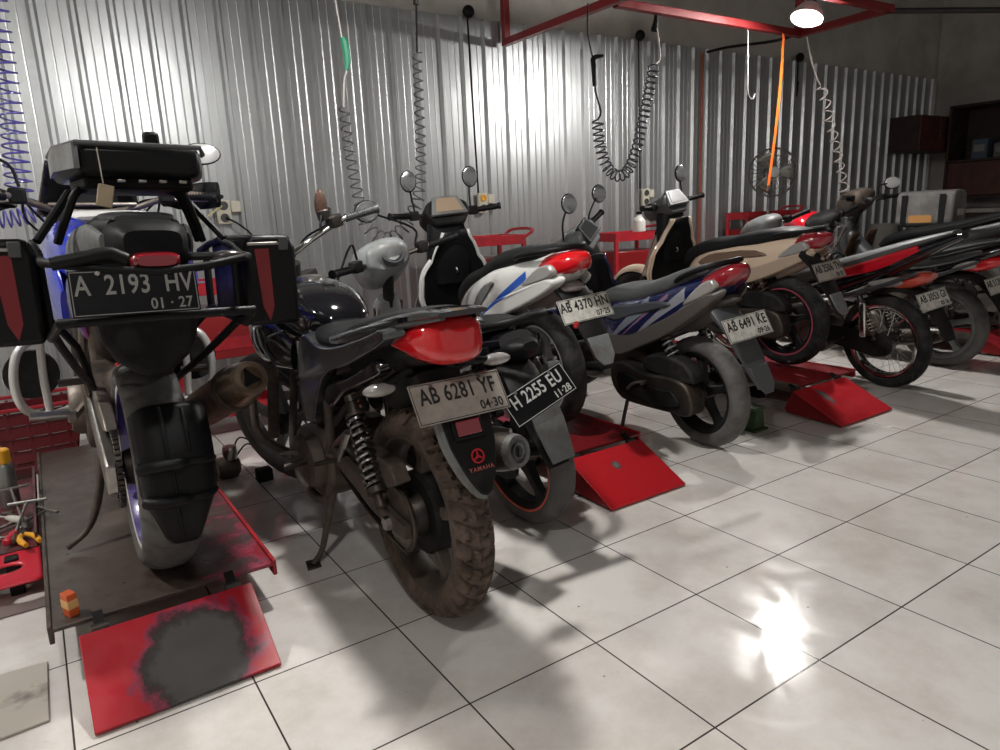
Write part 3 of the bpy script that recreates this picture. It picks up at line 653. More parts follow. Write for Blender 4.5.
    MB().loft([(.06, .66, .075, .05), (-.06, .715, .08, .035), (-.13, .735, .07, .02)], 14, 3).build('under_tail', BPM, bk)
    plate(bk, (.0, -.243, .70), 'AB 6281 YF', '04·30', PG, IK, tilt=33, w=.262, h=.108)
    for sd in (-1, 1): indicator(bk, (sd*.07, -.12, .765), (.198 if sd > 0 else -.158, -.11, .735+.012*sd), l=.092, r=.028)
    # front end, turned to the left
    xf = steer_xf(.97, .93, 25, 30)
    wheel(bk, wb, .298, .298, .095, .07, 5, 'alloy', 'road', TYG, GP, xf=xf, N=160, disc=.12, discx=.06)
    fork(bk, 1.0, .93, wb, .298, .095, xf, BRN, CH, .024, .0165, .5)
    fender((wb, .298), .298+.03, 30, 170, .14, .12, .035).build('front_mudguard', BRN, bk, solid=.005, xf=xf)
    hl = MB().ell((0, 1.13, .88), (.10, .085, .105)).build('headlight_shell', BG, bk, xf=xf)
    MB().ell((0, 1.18, .88), (.082, .045, .088)).build('headlight_lens', CL, hl, xf=xf)
    MB().tube([(0, .96, 1.0), (0, 1.06, .72)], .03, 14, 1).build('steering_stem', DM, bk, xf=xf)
    MB().loft([(1.02, 1.03, .09, .045), (1.08, 1.05, .10, .055), (1.13, 1.04, .06, .04)], 16, 2.6).build('instrument_cluster', BP, bk, xf=xf)
    MB().tube([(-.37, .80, 1.10), (-.24, .86, 1.10), (-.12, .945, 1.055), (0, .96, 1.03), (.12, .945, 1.055), (.24, .86, 1.10), (.37, .80, 1.10)], .0115, 10, 5).build('handlebar', CH, bk, xf=xf)
    for sd in (-1, 1):
        grip(bk, (sd*.245, .858, 1.10), (sd*.375, .798, 1.10), DG if sd > 0 else BP, xf)
        lever(bk, (sd*.20, .93, 1.095), (sd*.37, .885, 1.085), (sd*.28, .935, 1.09), xf, AL)
        MB().box((sd*.205, .885, 1.10), (.055, .05, .05)).build('switch_block', DM, bk, bevel=.008, xf=xf)
        MB().tube([(sd*.20, .92, 1.09), (sd*.15, 1.02, 1.05), (sd*.08, 1.06, .95), (sd*.02, 1.02, .80)], .0045, 6, 5).build('cable', BP, bk, xf=xf)
    MB().lathe([(0, .01), (0, .03), (.035, .03), (.04, .026), (.04, .01)], (.19, .91, 1.115), 'z', 18).build('fluid_reservoir', DM, bk, xf=xf)
    mirror(bk, (.115, .96, 1.11), (.135, .985, 1.205), (-.75, -.65, .0), (.026, .062), RST, shell=RST, kink=(.12, .965, 1.14), glass=False)
    st = MB().tube([(-.10, .48, .30), (-.112, .48, .24), (-.150, .485, .11), (-.172, .49, .04), (-.208, .48, .008)], [.014, .013, .011, .010, .010], 10, 3).build('side_stand', BRN, bk)
    MB().prism([(-.235, .455), (-.188, .455), (-.178, .515), (-.223, .52)], 0, .008, 'z').build('stand_foot', DM, st, bevel=.002)
    return bk

# ---------------------------------------------------------------- blue touring bike with panniers on the lift
def tourer(loc, lean, yaw, label):
    bk = empty('motorcycle', loc, (0, R(-lean), R(-yaw)), label, 'motorcycle')
    Rr = .315; wb = 1.40
    rim = mat('violet_blue_rim_paint', (.06, .035, .22), .3, coat=.5)
    w = wheel(bk, 0, Rr, Rr, .155, .082, 5, 'alloy', 'road', TYG, rim, N=300, hub=.06, hubw=.16, stripe=mat('white_red_rim_tape', (.6, .55, .52), .4), rimw=.062, disc=.11, discx=.07)
    n = 44; ring = []
    for i in range(n*2):
        a = PI*i/n; r = .108 if i % 2 else .100
        ring.append((r*math.cos(a), Rr+r*math.sin(a)))
    MB().prism(ring, -.100, -.095, 'x').build('sprocket', ALD, w)
    q = MB()
    path = [V((-.098, .106*math.cos(a), Rr+.106*math.sin(a))) for a in [PI*(.5+1.0*i/20) for i in range(21)]]
    path += [V((-.098, .06*i, Rr-.106+.012*i)) for i in range(1, 9)]
    for i in range(len(path)-1):
        a, b = path[i], path[i+1]
        for k in range(2 if i > 19 else 1):
            c = a.lerp(b, (k+.5)/(2 if i > 19 else 1)); d = (b-a).normalized()
            q.box(c, (.016, .014, .016), X4.Rotation(math.atan2(d.z, d.y), 3, 'X'))
    q.build('chain', DM, bk, bevel=.002)
    MB().tube([(-.098, .0, Rr+.106), (-.098, .5, Rr+.12)], .008, 6, 1).build('chain', DM, bk)
    for sd in (-1, 1):
        MB().prism([(-.10, .27), (-.11, .36), (.0, .385), (.30, .455), (.56, .47), (.58, .40), (.30, .36), (.02, .27)], sd*.118-.016, sd*.118+.016, 'x').build('swingarm', AL, bk, bevel=.008)
    MB().prism([(.0, .43), (.05, .46), (.30, .50), (.42, .50), (.42, .46), (.1, .41)], -.118, -.08, 'x').build('chain_guard', ALD, bk, bevel=.006)
    # hugger behind the tyre with raised ribs
    C = (0, Rr)
    def hf(u, v):
        a = R(138+66*u); t = -1+2*v; wd = (.094 if u < .62 else .094-.045*(u-.62)/.38)
        r = Rr+.028-.05*abs(t)**5
        return V((.022+t*wd, C[0]+r*math.cos(a), C[1]+r*math.sin(a)))
    hg = MB().sheet(hf, 26, 18).build('tyre_hugger', BP, bk, solid=.006)
    def on(u, v, up=.008):
        p = hf(u, v); d = V((0, p.y, p.z-Rr)).normalized(); return p+d*up
    r_ = MB()
    for u in (.42, .66):
        r_.tube([on(u, .03, .016)]+[on(u, v/10, .012 if v < 6 else .006) for v in range(1, 10)]+[on(u, .98, .010)], [.017]+[.016]*5+[.010]*4+[.008], 10, 2)
    for u0, u1, v in ((.02, .42, .36), (.42, .66, .40), (.66, .95, .40), (.05, .35, .64)):
        r_.tube([on(u0, v, .003), on((u0+u1)/2, v+.01, .005), on(u1, v+.02, .003)], .005, 8, 4)
    r_.build('rib', BP, hg)
    # rear shock, engine
    shock(bk, (0, .42, .40), (0, .34, .70), .035, 6, REDP, .007)
    en = MB().prism([(.46, .30), (.46, .46), (.56, .54), (.74, .52), (.84, .44), (.86, .32), (.76, .24), (.56, .24)], -.14, .14, 'x', 2).build('engine', ENG, bk, bevel=.016)
    MB().lathe([(-.035, .02), (-.035, .09), (-.01, .105), (.02, .105), (.02, .02)], (-.145, .66, .38), 'x', 28).build('engine_cover', ALD, en)
    MB().prism([(.64, .52), (.68, .74), (.90, .72), (.88, .48)], -.09, .09, 'x').build('cylinder', ENG, en, bevel=.014)
    for sd in (-1, 1):
        MB().tube([(sd*.12, .88, .34), (sd*.24, .80, .33), (sd*.315, .76, .37), (sd*.335, .75, .47), (sd*.31, .76, .58), (sd*.24, .80, .62), (sd*.10, .90, .64)], .015, 12, 5).build('crash_bar', WTUBE, bk)
        MB().tube([(sd*.24, .80, .335), (sd*.245, .79, .48), (sd*.24, .80, .62)], .014, 12, 4).build('crash_bar_upright', WTUBE, bk)
        MB().lathe([(-.02, .02), (-.02, .09), (.02, .09), (.02, .02)], (sd*.28, .86, .48), 'y', 24).build('fog_lamp', BPM, bk)
        MB().tube([(sd*.13, .52, .42), (sd*.18, .50, .37), (sd*.18, .42, .39)], .012, 8, 3).build('footrest_bracket', ALD, bk)
        MB().turn([(0, .010), (0, .014), (.7, .016), (1, .014), (1, .006)], (sd*.17, .50, .385), (sd*.30, .49, .395), 12).build('footrest', AL, bk)
        MB().tube([(sd*.12, .45, .44), (sd*.135, .28, .56), (sd*.125, .18, .74)], .013, 8, 2).build('passenger_hanger', ALD, bk)
        MB().tube([(sd*.13, .20, .55), (sd*.21, .20, .55)], .011, 8, 1).build('passenger_footrest', DM, bk)
        MB().tube([(sd*.08, .95, .90), (sd*.13, .7, .82), (sd*.13, .45, .75), (sd*.12, .44, .40)], .018, 10, 3).build('frame_tube', DM, bk)
        MB().tube([(sd*.12, .45, .72), (sd*.10, .1, .84), (sd*.07, -.30, .92)], .014, 8, 2).build('subframe_tube', DM, bk)
    MB().tube([(-.12, .34, .27), (-.135, .30, .19), (-.16, .28, .10), (-.195, .26, .045), (-.25, .245, .012)], [.016, .015, .013, .010, .009], 10, 3).build('side_stand', BRN, bk)
    # exhaust
    ex = MB().turn([(0, .02), (.06, .045), (.16, .062), (.82, .064), (.93, .060), (1, .054), (1, .046)], (.165, .20, .40), (.255, -.17, .565), 28).build('exhaust', mat('heat_stained_steel', (.36, .27, .18), .35, .9, dirt=(.14, .10, .07), da=.5), bk)
    MB().turn([(0, .066), (0, .069), (1, .068), (1, .062)], (.23, -.07, .52), (.235, -.09, .529), 28).build('exhaust_band', BRN, ex)
    MB().turn([(0, .054), (.5, .054), (1, .050), (1, .034), (.3, .032)], (.252, -.155, .559), (.2585, -.185, .572), 24).build('end_cap', mat('tan_end_cap', (.30, .22, .15), .45, .6, dirt=(.12, .09, .07)), ex)
    MB().turn([(0, .002), (0, .033), (1, .033), (1, .002)], (.255, -.168, .5645), (.2568, -.176, .568), 3).build('exhaust_outlet', BP, ex)
    MB().tube([(.0, .88, .52), (.03, .98, .40), (.06, .86, .25), (.12, .6, .24), (.15, .35, .33), (.165, .20, .40)], .022, 12, 5).build('exhaust_pipe', BRN, ex)
    # tank and fairing
    MB().loft([(.34, .86, .06, .05), (.42, .90, .13, .10), (.56, .93, .17, .12), (.74, .93, .185, .13), (.88, .91, .16, .12), (.98, .89, .09, .07)], 24, 2.6, 5).build('fuel_tank', BLU, bk)
    for sd in (-1, 1):
        MB().loft([(.50, .74, .012, .07, sd*.155), (.68, .80, .03, .14, sd*.165), (.90, .84, .03, .15, sd*.17), (1.08, .90, .03, .12, sd*.15), (1.20, .95, .01, .05, sd*.12)], 16, 2.4).build('side_fairing', BLU, bk)
        MB().loft([(.30, .80, .010, .045, sd*.125), (.08, .87, .016, .05, sd*.135), (-.14, .92, .016, .042, sd*.125), (-.36, .96, .010, .02, sd*.09)], 14, 2.4).build('tail_panel', BLU, bk)
        MB().loft([(.22, .72, .012, .05, sd*.12), (.0, .82, .018, .06, sd*.145), (-.2, .875, .014, .035, sd*.125)], 14, 2.4).build('side_cover', mat('violet_decal', (.16, .13, .62), .3, coat=.6), bk)
        MB().loft([(.16, .885, .012, .03, sd*.14), (-.05, .935, .02, .05, sd*.13), (-.24, .965, .018, .045, sd*.11), (-.38, .965, .008, .02, sd*.09)], 14, 2.4).build('grab_handle', GP if sd < 0 else BPM, bk)
        MB().prism([(-.03, .0), (.03, .0), (.02, .12), (-.02, .12)], sd*.115, sd*.125, 'x').build('frame_badge', GP, bk, xf=X4.Translation((0, .1, .76)))
    MB().loft([(.40, .86, .09, .04), (.26, .875, .14, .05), (.10, .90, .14, .05), (-.04, .955, .135, .05), (-.20, .985, .115, .05), (-.34, 1.0, .075, .03)], 20, 2.8).build('seat', VIN, bk)
    MB().loft([(.05, .85, .10, .085), (-.18, .91, .095, .08), (-.36, .95, .09, .068), (-.45, .96, .078, .05), (-.49, .962, .06, .03)], 20, 4).build('tail_cowl', mat('deep_black_plastic', (.004, .004, .0045), .55, spec=.12), bk)
    MB().loft([(.16, .995, .05, .012), (-.05, 1.015, .085, .014), (-.25, 1.025, .085, .014), (-.36, 1.02, .06, .008)], 16, 3).build('carrier_base', DG, bk)
    tl = MB().loft([(-.44, .925, .05, .022), (-.49, .926, .052, .020), (-.515, .926, .04, .012)], 16, 3.4).build('tail_light', DRL, bk)
    ul = MB().prism([(-.09, .93), (.09, .93), (.12, .80), (.11, .72), (.085, .67), (.03, .625), (-.03, .625), (-.085, .67), (-.11, .72), (-.12, .80)], -.28, -.10, 'y').build('under_tail', BPM, bk, bevel=.02)
    MB().loft([(-.25, .84, .06, .03), (-.42, .875, .07, .025), (-.49, .885, .07, .02)], 12, 3).build('plate_arm', BPM, bk)
    # luggage rack
    rk = MB().tube([(-.21, .12, .93), (-.225, -.1, .965), (-.215, -.36, .93), (-.19, -.49, .925), (0, -.515, .90), (.19, -.49, .925), (.215, -.36, .93), (.225, -.1, .965), (.21, .12, .93)], .010, 10, 2).build('luggage_rack', BP, bk)
    lo = MB().tube([(-.215, .05, .76), (-.215, -.36, .755), (-.20, -.50, .80), (0, -.525, .805), (.20, -.50, .80), (.215, -.36, .755), (.215, .05, .76)], .011, 10, 1)
    for sd in (-1, 1):
        lo.tube([(sd*.215, .05, .76), (sd*.15, .16, .66), (sd*.12, .24, .52)], .011, 8, 2)
        lo.tube([(sd*.212, -.30, .757), (sd*.17, -.05, .64), (sd*.12, .22, .52)], .011, 8, 2)
        lo.tube([(sd*.22, -.28, .95), (sd*.215, -.30, .76)], .011, 8, 1)
        lo.tube([(sd*.22, .08, .94), (sd*.215, .05, .76)], .011, 8, 1)
    lo.build('pannier_frame', BP, rk)
    MB().tube([(-.20, -.505, .925), (-.10, -.515, .945), (-.09, -.515, .945), (-.06, -.515, .93)], .014, 10, 1).build('rack_crossbar', BP, rk)
    for sd in (-1, 1):
        for yy in (-.06, -.13):
            MB().tube([(sd*.17, yy-.02, .965), (sd*.145, yy-.06, 1.03), (sd*.12, yy-.08, 1.085), (sd*.09, yy-.06, 1.10)], .0095, 10, 4).build('rack_leg', BP, rk)
        MB().tube([(sd*.13, -.12, 1.09), (sd*.215, -.2, .97)], .010, 8, 1).build('rack_leg', BP, rk)
    # panniers
    for sd in (-1, 1):
        pn = MB().prism([(0, 0), (.135, .0), (.135, .20), (.12, .235), (.015, .235), (0, .20)], -.36, .02, 'y').build('pannier', mat('black_pannier', (.006, .006, .0065), .4, rvar=.08, spec=.2), bk, bevel=.012, xf=X4.Translation((sd*.225+(0 if sd > 0 else -.135), 0, .742)))
        x0 = .225 if sd > 0 else -.36
        MB().box((x0+.0675, -.17, .965), (.115, .36, .016)).build('pannier_lid', BPM, pn, bevel=.006)
        MB().box((x0+.05, -.364, .955), (.085, .006, .008)).build('lid_trim', AL, pn, bevel=.002)
        xm = .045 if sd > 0 else .075
        MB().prism([(xm-.019, .20), (xm+.017, .20), (xm+.021, .05), (xm+.008, .012), (xm-.008, .05)], -.363, -.360, 'y').build('red_stripe', mat('dark_red_reflective_tape', (.17, .008, .011), .4), pn, xf=X4.Translation((x0, 0, .742)))
        MB().box((x0+.1, -.363, .955), (.025, .012, .035)).build('latch', DG, pn, bevel=.003)
    # top case tray
    tc = MB().prism([(-.13, -.33), (.13, -.33), (.165, -.18), (.17, .05), (.10, .12), (-.12, .12), (-.17, .05), (-.165, -.18)], 0, .075, 'z', 1, 1.0).build('top_case', mat('black_case', (.005, .005, .0055), .36, rvar=.08, spec=.22), bk, bevel=.02, seg=3, xf=X4.Translation((.015, .0, 1.118)))
    MB().prism([(-.12, -.28), (.12, -.28), (.14, -.1), (.13, .06), (-.13, .06), (-.14, -.1)], 0, .03, 'z').build('case_base', BPM, tc, bevel=.008, xf=X4.Translation((.015, 0, 1.091)))
    rimp = [(-.133, -.335), (.133, -.335), (.17, -.18), (.175, .055), (.10, .125), (-.12, .125), (-.175, .055), (-.17, -.18)]
    MB().tube([(x, y, 0) for x, y in rimp], .006, 8, 1, True).build('case_rim', DG, tc, xf=X4.Translation((.015, 0, 1.189)))
    MB().prism([(-.165, .04), (-.165, -.17), (-.128, -.33), (-.14, -.335), (-.176, -.18), (-.176, .04)], 1.13, 1.185, 'z').build('case_panel', GP, tc, xf=X4.Translation((.015, 0, .003)))
    MB().box((.045, -.30, 1.205), (.036, .03, .038)).build('case_latch', BP, tc, bevel=.008)
    tgo = MB().tube([(-.075, -.335, 1.18), (-.073, -.338, 1.13), (-.071, -.338, 1.10)], .0015, 5, 2).build('tag_string', mat('string', (.5, .45, .38), .8), tc)
    MB().box((-.07, -.338, 1.072), (.034, .006, .052), X4.Rotation(R(12), 3, 'Y')).build('paper_tag', mat('tan_paper', (.42, .33, .22), .8, dirt=(.3, .22, .15)), tgo, bevel=.004)
    for i in range(4): MB().box((-.03+.045*i, -.315, 1.108), (.018, .012, .008)).build('case_bolt', AL, tc, bevel=.002)
    plate(bk, (-.05, -.53, .862), 'A  2193  HV', '01 · 27', PK, IG, tilt=16, w=.25, h=.10, gap=1.0)
    for sd in (-1, 1): indicator(bk, (sd*.08, -.42, .93), (sd*.165, -.45, .93), l=.08, r=.022, lens=mat('smoked_lens', (.05, .045, .045), .2, coat=.6))
    MB().loft([(.30, 1.035, .10, .006), (.40, 1.05, .13, .010), (.50, 1.06, .11, .006)], 14, 3).build('tank_panel', WHT, bk)
    # front end
    xf = steer_xf(1.02, 1.02, 25, 2)
    wheel(bk, wb, .315, .315, .11, .08, 5, 'alloy', 'road', TYG, rim, xf=xf, N=160, disc=.14, discx=.06)
    fork(bk, 1.06, .98, wb, .315, .105, xf, DM, CH, .027, .02, .5)
    fender((wb, .315), .345, 30, 165, .14, .12, .03).build('front_mudguard', BP, bk, solid=.005, xf=xf)
    ff = MB().loft([(1.02, .95, .10, .06), (1.14, .98, .17, .13), (1.26, .98, .15, .12), (1.36, .94, .06, .05)], 18, 2.6).build('front_fairing', BPM, bk)
    MB().ell((0, 1.33, .95), (.10, .06, .06)).build('headlight', CL, ff)
    def ws(u, v):
        t = -1+2*v; return V((t*(.19-.05*u), 1.22-.20*u-.05*t*t, 1.06+.20*u))
    MB().sheet(ws, 10, 12).build('windscreen', mat('smoked_screen', (.02, .02, .022), .08, coat=.8), bk, solid=.004)
    MB().loft([(1.02, 1.08, .09, .03), (1.08, 1.12, .10, .05), (1.12, 1.13, .06, .03)], 14, 3).build('instrument_cluster', BP, bk, xf=xf)
    MB().tube([(-.41, .76, 1.12), (-.28, .83, 1.13), (-.14, .97, 1.085), (0, 1.0, 1.07), (.14, .97, 1.085), (.28, .83, 1.13), (.41, .76, 1.12)], .0125, 10, 5).build('handlebar', ALD, bk, xf=xf)
    MB().tube([(-.15, .955, 1.10), (.15, .955, 1.10)], .008, 8, 1).build('handlebar_brace', ALD, bk, xf=xf)
    for sd in (-1, 1):
        grip(bk, (sd*.285, .827, 1.128), (sd*.415, .757, 1.118), BP, xf, .018)
        lever(bk, (sd*.24, .90, 1.12), (sd*.40, .845, 1.11), (sd*.32, .91, 1.112), xf, AL)
        MB().box((sd*.245, .855, 1.128), (.055, .05, .055)).build('switch_block', BPM, bk, bevel=.008, xf=xf)
        MB().tube([(sd*.43, .76, 1.12), (sd*.43, .88, 1.12), (sd*.34, .96, 1.115), (sd*.22, .94, 1.11)], .009, 8, 5).build('hand_guard_bar', BPM, bk, xf=xf)
        MB().loft([(.80, 1.13, .008, .05, sd*.43), (.90, 1.13, .016, .055, sd*.405), (.97, 1.125, .03, .05, sd*.33), (.985, 1.12, .02, .035, sd*.26)], 12, 2.6).build('hand_guard', BP, bk, xf=xf)
        mirror(bk, (sd*.235, .86, 1.16), (sd*.38, .80, 1.285), (-.1, -1, .0), (.075, .042), MGB, xf=xf, kink=(sd*.26, .86, 1.24))
        for k in range(3):
            MB().tube([(sd*.23, .90, 1.12), (sd*(.16+.03*k), 1.02, 1.10-.03*k), (sd*.10, 1.08, .98-.03*k), (sd*.05, 1.0, .85)], .0045, 6, 5).build('cable', BP, bk, xf=xf)
    MB().lathe([(0, .01), (0, .032), (.04, .032), (.046, .026), (.046, .01)], (.21, .90, 1.15), 'z', 18).build('fluid_reservoir', GP, bk, xf=xf)
    return bk
# ---------------------------------------------------------------- the room
def struct(o): o['kind'] = 'structure'; return o
def floor_mat():
    M = mat('floor_tiles', (.70, .67, .64), .17); nt = M.node_tree; b = nt.nodes['Principled BSDF']; L = nt.links.new
    tc = nd(nt, 'ShaderNodeTexCoord')
    br = nd(nt, 'ShaderNodeTexBrick'); br.offset = 0; br.squash = 1
    br.inputs['Color1'].default_value = (.78, .75, .715, 1); br.inputs['Color2'].default_value = (.72, .69, .66, 1); br.inputs['Mortar'].default_value = (.06, .05, .045, 1)
    br.inputs['Scale'].default_value = 1; br.inputs['Mortar Size'].default_value = .0026; br.inputs['Mortar Smooth'].default_value = .3
    br.inputs['Brick Width'].default_value = .4; br.inputs['Row Height'].default_value = .4
    L(tc.outputs['Object'], br.inputs['Vector'])
    n = nd(nt, 'ShaderNodeTexNoise'); n.inputs['Scale'].default_value = 2.2; n.inputs['Detail'].default_value = 8; n.inputs['Roughness'].default_value = .7
    L(tc.outputs['Object'], n.inputs['Vector'])
    cr = nd(nt, 'ShaderNodeValToRGB'); e = cr.color_ramp.elements
    e[0].position = .36; e[0].color = (.80, .77, .74, 1); e[1].position = .58; e[1].color = (1, 1, 1, 1)
    L(n.outputs['Fac'], cr.inputs['Fac'])
    mx = nd(nt, 'ShaderNodeMix', data_type='RGBA', blend_type='MULTIPLY'); mx.inputs[0].default_value = 1
    L(br.outputs['Color'], mx.inputs[6]); L(cr.outputs['Color'], mx.inputs[7])
    # small dark specks of grit
    n3 = nd(nt, 'ShaderNodeTexVoronoi'); n3.inputs['Scale'].default_value = 9; L(tc.outputs['Object'], n3.inputs['Vector'])
    c3 = nd(nt, 'ShaderNodeValToRGB'); c3.color_ramp.elements[0].position = .018; c3.color_ramp.elements[0].color = (.25, .22, .2, 1); c3.color_ramp.elements[1].position = .045; c3.color_ramp.elements[1].color = (1, 1, 1, 1)
    L(n3.outputs['Distance'], c3.inputs['Fac'])
    m3 = nd(nt, 'ShaderNodeMix', data_type='RGBA', blend_type='MULTIPLY'); m3.inputs[0].default_value = 1
    L(mx.outputs[2], m3.inputs[6]); L(c3.outputs['Color'], m3.inputs[7]); L(m3.outputs[2], b.inputs['Base Color'])
    n2 = nd(nt, 'ShaderNodeTexNoise'); n2.inputs['Scale'].default_value = 6; n2.inputs['Detail'].default_value = 7; n2.inputs['Distortion'].default_value = .8
    L(tc.outputs['Object'], n2.inputs['Vector'])
    mr = nd(nt, 'ShaderNodeMapRange'); mr.inputs['From Min'].default_value = .35; mr.inputs['From Max'].default_value = .68; mr.inputs['To Min'].default_value = .05; mr.inputs['To Max'].default_value = .20
    L(n2.outputs['Fac'], mr.inputs['Value']); L(mr.outputs['Result'], b.inputs['Roughness'])
    bp = nd(nt, 'ShaderNodeBump'); bp.inputs['Strength'].default_value = .5; bp.inputs['Distance'].default_value = .0015; bp.invert = True
    L(br.outputs['Fac'], bp.inputs['Height']); L(bp.outputs['Normal'], b.inputs['Normal'])
    return M
def clad_mat():
    M = mat('galvanised_sheet', (.50, .52, .525), .35, .80, dirt=(.42, .43, .43), da=.6, ds=1.2, rvar=.03); nt = M.node_tree; b = nt.nodes['Principled BSDF']; L = nt.links.new
    tc = nd(nt, 'ShaderNodeTexCoord'); mp = nd(nt, 'ShaderNodeMapping'); mp.inputs['Scale'].default_value = (3, 3, .8); L(tc.outputs['Object'], mp.inputs['Vector'])
    n = nd(nt, 'ShaderNodeTexNoise'); n.inputs['Scale'].default_value = 1.6; n.inputs['Detail'].default_value = 3; L(mp.outputs['Vector'], n.inputs['Vector'])
    bp = nd(nt, 'ShaderNodeBump'); bp.inputs['Strength'].default_value = .22; bp.inputs['Distance'].default_value = .02
    L(n.outputs['Fac'], bp.inputs['Height']); L(bp.outputs['Normal'], b.inputs['Normal'])
    return M
PLA = mat('dull_plaster', (.46, .44, .40), .85, dirt=(.34, .325, .295), da=.4, ds=2)
def slab(name, c, sz, m): return struct(MB().box(c, sz).build(name, m, flat=True))
slab('floor', (3.0, -1.0, -.05), (13.0, 9.0, .1), floor_mat())
slab('wall_back', (3.0, 3.10, 1.95), (13.0, .12, 3.9), PLA)
slab('wall_right', (9.16, -.9, 1.95), (.12, 7.8, 3.9), PLA)
slab('wall_left', (-2.9, -.9, 1.95), (.12, 7.8, 3.9), PLA)
slab('ceiling', (3.0, -1.0, 3.95), (13.0, 9.0, .1), mat('dark_ceiling', (.16, .15, .14), .9))
def cladding():
    prof = []; x = -2.6; k = 0; pit = .190; yb = 3.02
    while x < 9.05:
        prof += [(x, yb), (x+.015, yb-.024), (x+.033, yb-.024), (x+.048, yb), (x+.086, yb), (x+.091, yb-.0016), (x+.096, yb), (x+.140, yb), (x+.145, yb-.0016), (x+.150, yb)]
        x += pit
    b = MB(); b.rings([[V((px, py, 0.0)) for px, py in prof], [V((px, py, 2.55)) for px, py in prof]], False, False, False)
    return struct(b.build('trim_1', clad_mat(), angle=15))
cl = cladding()
MB().box((9.06, 3.0, 1.275), (.06, .05, 2.55)).build('corner_post', mat('galv_post', (.6, .6, .58), .4, .8), cl)

def single(name, m, mb, label, c_, group=None, **k):
    return tag(mb.build(name, m, None, **k), label, c_, group)

# ---------------------------------------------------------------- overhead frame, lamps, pipes
fr = empty('ceiling_frame', (2.55, 1.8, 2.38), label='red steel pipe frame hanging below the ceiling over the bikes', cat_='frame')
def at0(o, par): o.parent = par; o.matrix_parent_inverse = X4.Translation(-par.location); return o
def fbar(a, b, m=PIPE, s=.05):
    a, b = V(a), V(b); d = b-a; L = d.length
    o = MB().box((0, 0, L/2), (s, s, L)).build('frame_bar', m, None, bevel=.004)
    o.parent = fr; q = d.to_track_quat('Z', 'Y'); o.rotation_euler = q.to_euler(); o.location = a-V(fr.location); return o
fbar((2.52, 2.96, 2.40), (2.52, 2.96, 3.88)); fbar((2.50, 2.96, 2.39), (2.57, -1.2, 2.39))
fbar((2.57, 1.83, 2.39), (4.50, 1.83, 2.39)); fbar((4.48, 1.86, 2.39), (4.43, 1.10, 2.39)); fbar((4.45, 1.13, 2.39), (2.57, 1.13, 2.39))
fbar((4.46, 1.83, 2.42), (4.46, 1.83, 3.88)); fbar((2.57, 0, 2.42), (2.57, 0, 3.88))
def lamp(loc, label, bar, tilt=0, k=1.0):
    o = empty('bulb_lamp', loc, (0, R(tilt), 0), label=label, cat_='lamp', group='bulb lamps under the frame')
    MB().ell((0, 0, 0), (.075, .062, .045), None, 20, 12).build('bulb', mat('lit_bulb_%d' % (k*100), (1, 1, 1), .5, emit=(1.0, .975, .94), es=LAMP*k), o)
    MB().lathe([(.055, .012), (.055, .035), (.075, .036), (.13, .028), (.14, .015)], (0, 0, 0), 'z', 20).build('socket', BP, o)
    MB().lathe([(.088, .036), (.070, .06), (.035, .085), (-.004, .098), (-.008, .100), (-.004, .103), (.039, .090), (.075, .064), (.094, .036)], (0, 0, 0), 'z', 32, closed=True).build('lamp_shade', mat('white_enamel_shade', (.75, .74, .72), .4), o)
    MB().tube(bar, .012, 8, 1).build('lamp_arm', BPM, o, xf=X4.Rotation(R(-tilt), 4, 'Y'))
    return o
LAMP = 980.0
lamp((3.87, 1.37, 2.335), 'bare lit bulb shining under the red pipe frame', [(.035, 0, .10), (.05, 0, .14), (-.30, 0, .135), (.42, .0, .135)], 22)
lamp((.28, .44, 2.40), 'bare lit bulb above the black naked bike, higher than the picture', [(0, 0, .14), (0, 0, 1.48)], 0, .85)
lamp((-1.95, 1.05, 2.40), 'bare lit bulb left of the blue touring bike, outside the picture', [(0, 0, .14), (0, 0, 1.48)], 0, .9)
lamp((-1.0, -1.5, 2.9), 'unseen fill bulb added high over the floor left of the camera spot', [(0, 0, .14), (0, 0, .98)], 0, .45)  # unseen lamp added as weak fill for the shaded floor before the bikes
single('wall_conduit', mat('black_conduit', (.03, .028, .026), .5), MB().tube([(4.50, 1.19, 2.40), (6.2, .37, 2.40), (9.09, -1.03, 2.40)], .020, 8, 1), 'black conduit pipe running to the side wall from the red frame', 'pipe')
single('red_pipe', mat('rust_red_pipe', (.26, .05, .025), .5, dirt=(.16, .04, .02)), MB().tube([(4.69, 2.955, 0.02), (4.69, 2.955, 2.50)], .013, 8, 1), 'thin red pipe standing upright against the corrugated wall', 'pipe')
single('power_cable', BP, MB().tube([(4.72, 2.93, 2.50), (4.75, 2.7, 2.50), (4.7, 2.2, 2.44), (4.56, 1.88, 2.42)], .012, 8), 'black cable sagging from the wall top to the frame corner', 'cable')
single('hook_wire', mat('hook_steel', (.16, .155, .15), .5, .5), MB().tube([(3.87, 1.84, 2.36), (3.885, 1.84, 2.10), (3.89, 1.84, 1.96), (3.915, 1.84, 1.905), (3.955, 1.84, 1.90), (3.975, 1.84, 1.935)], .006, 8), 'bent wire hook hanging empty from the red frame', 'hook')
st = MB(); pa = cat([(4.235, 1.80, 2.36), (4.225, 1.80, 2.05), (4.19, 1.80, 1.70), (4.15, 1.80, 1.42), (4.125, 1.80, 1.27)], 4)
st.rings([[V((x-.010, y-.004, z)), V((x+.010, y-.004, z)), V((x+.010, y+.004, z)), V((x-.010, y+.004, z))] for x, y, z in pa])
so = single('strap', ORG, st, 'bright orange strap hanging from the red frame before the fan', 'strap')
MB().tube([(4.125, 1.80, 1.27), (4.115, 1.80, 1.235), (4.095, 1.80, 1.225), (4.085, 1.80, 1.245)], .008, 8).build('strap_hook', RST, so)

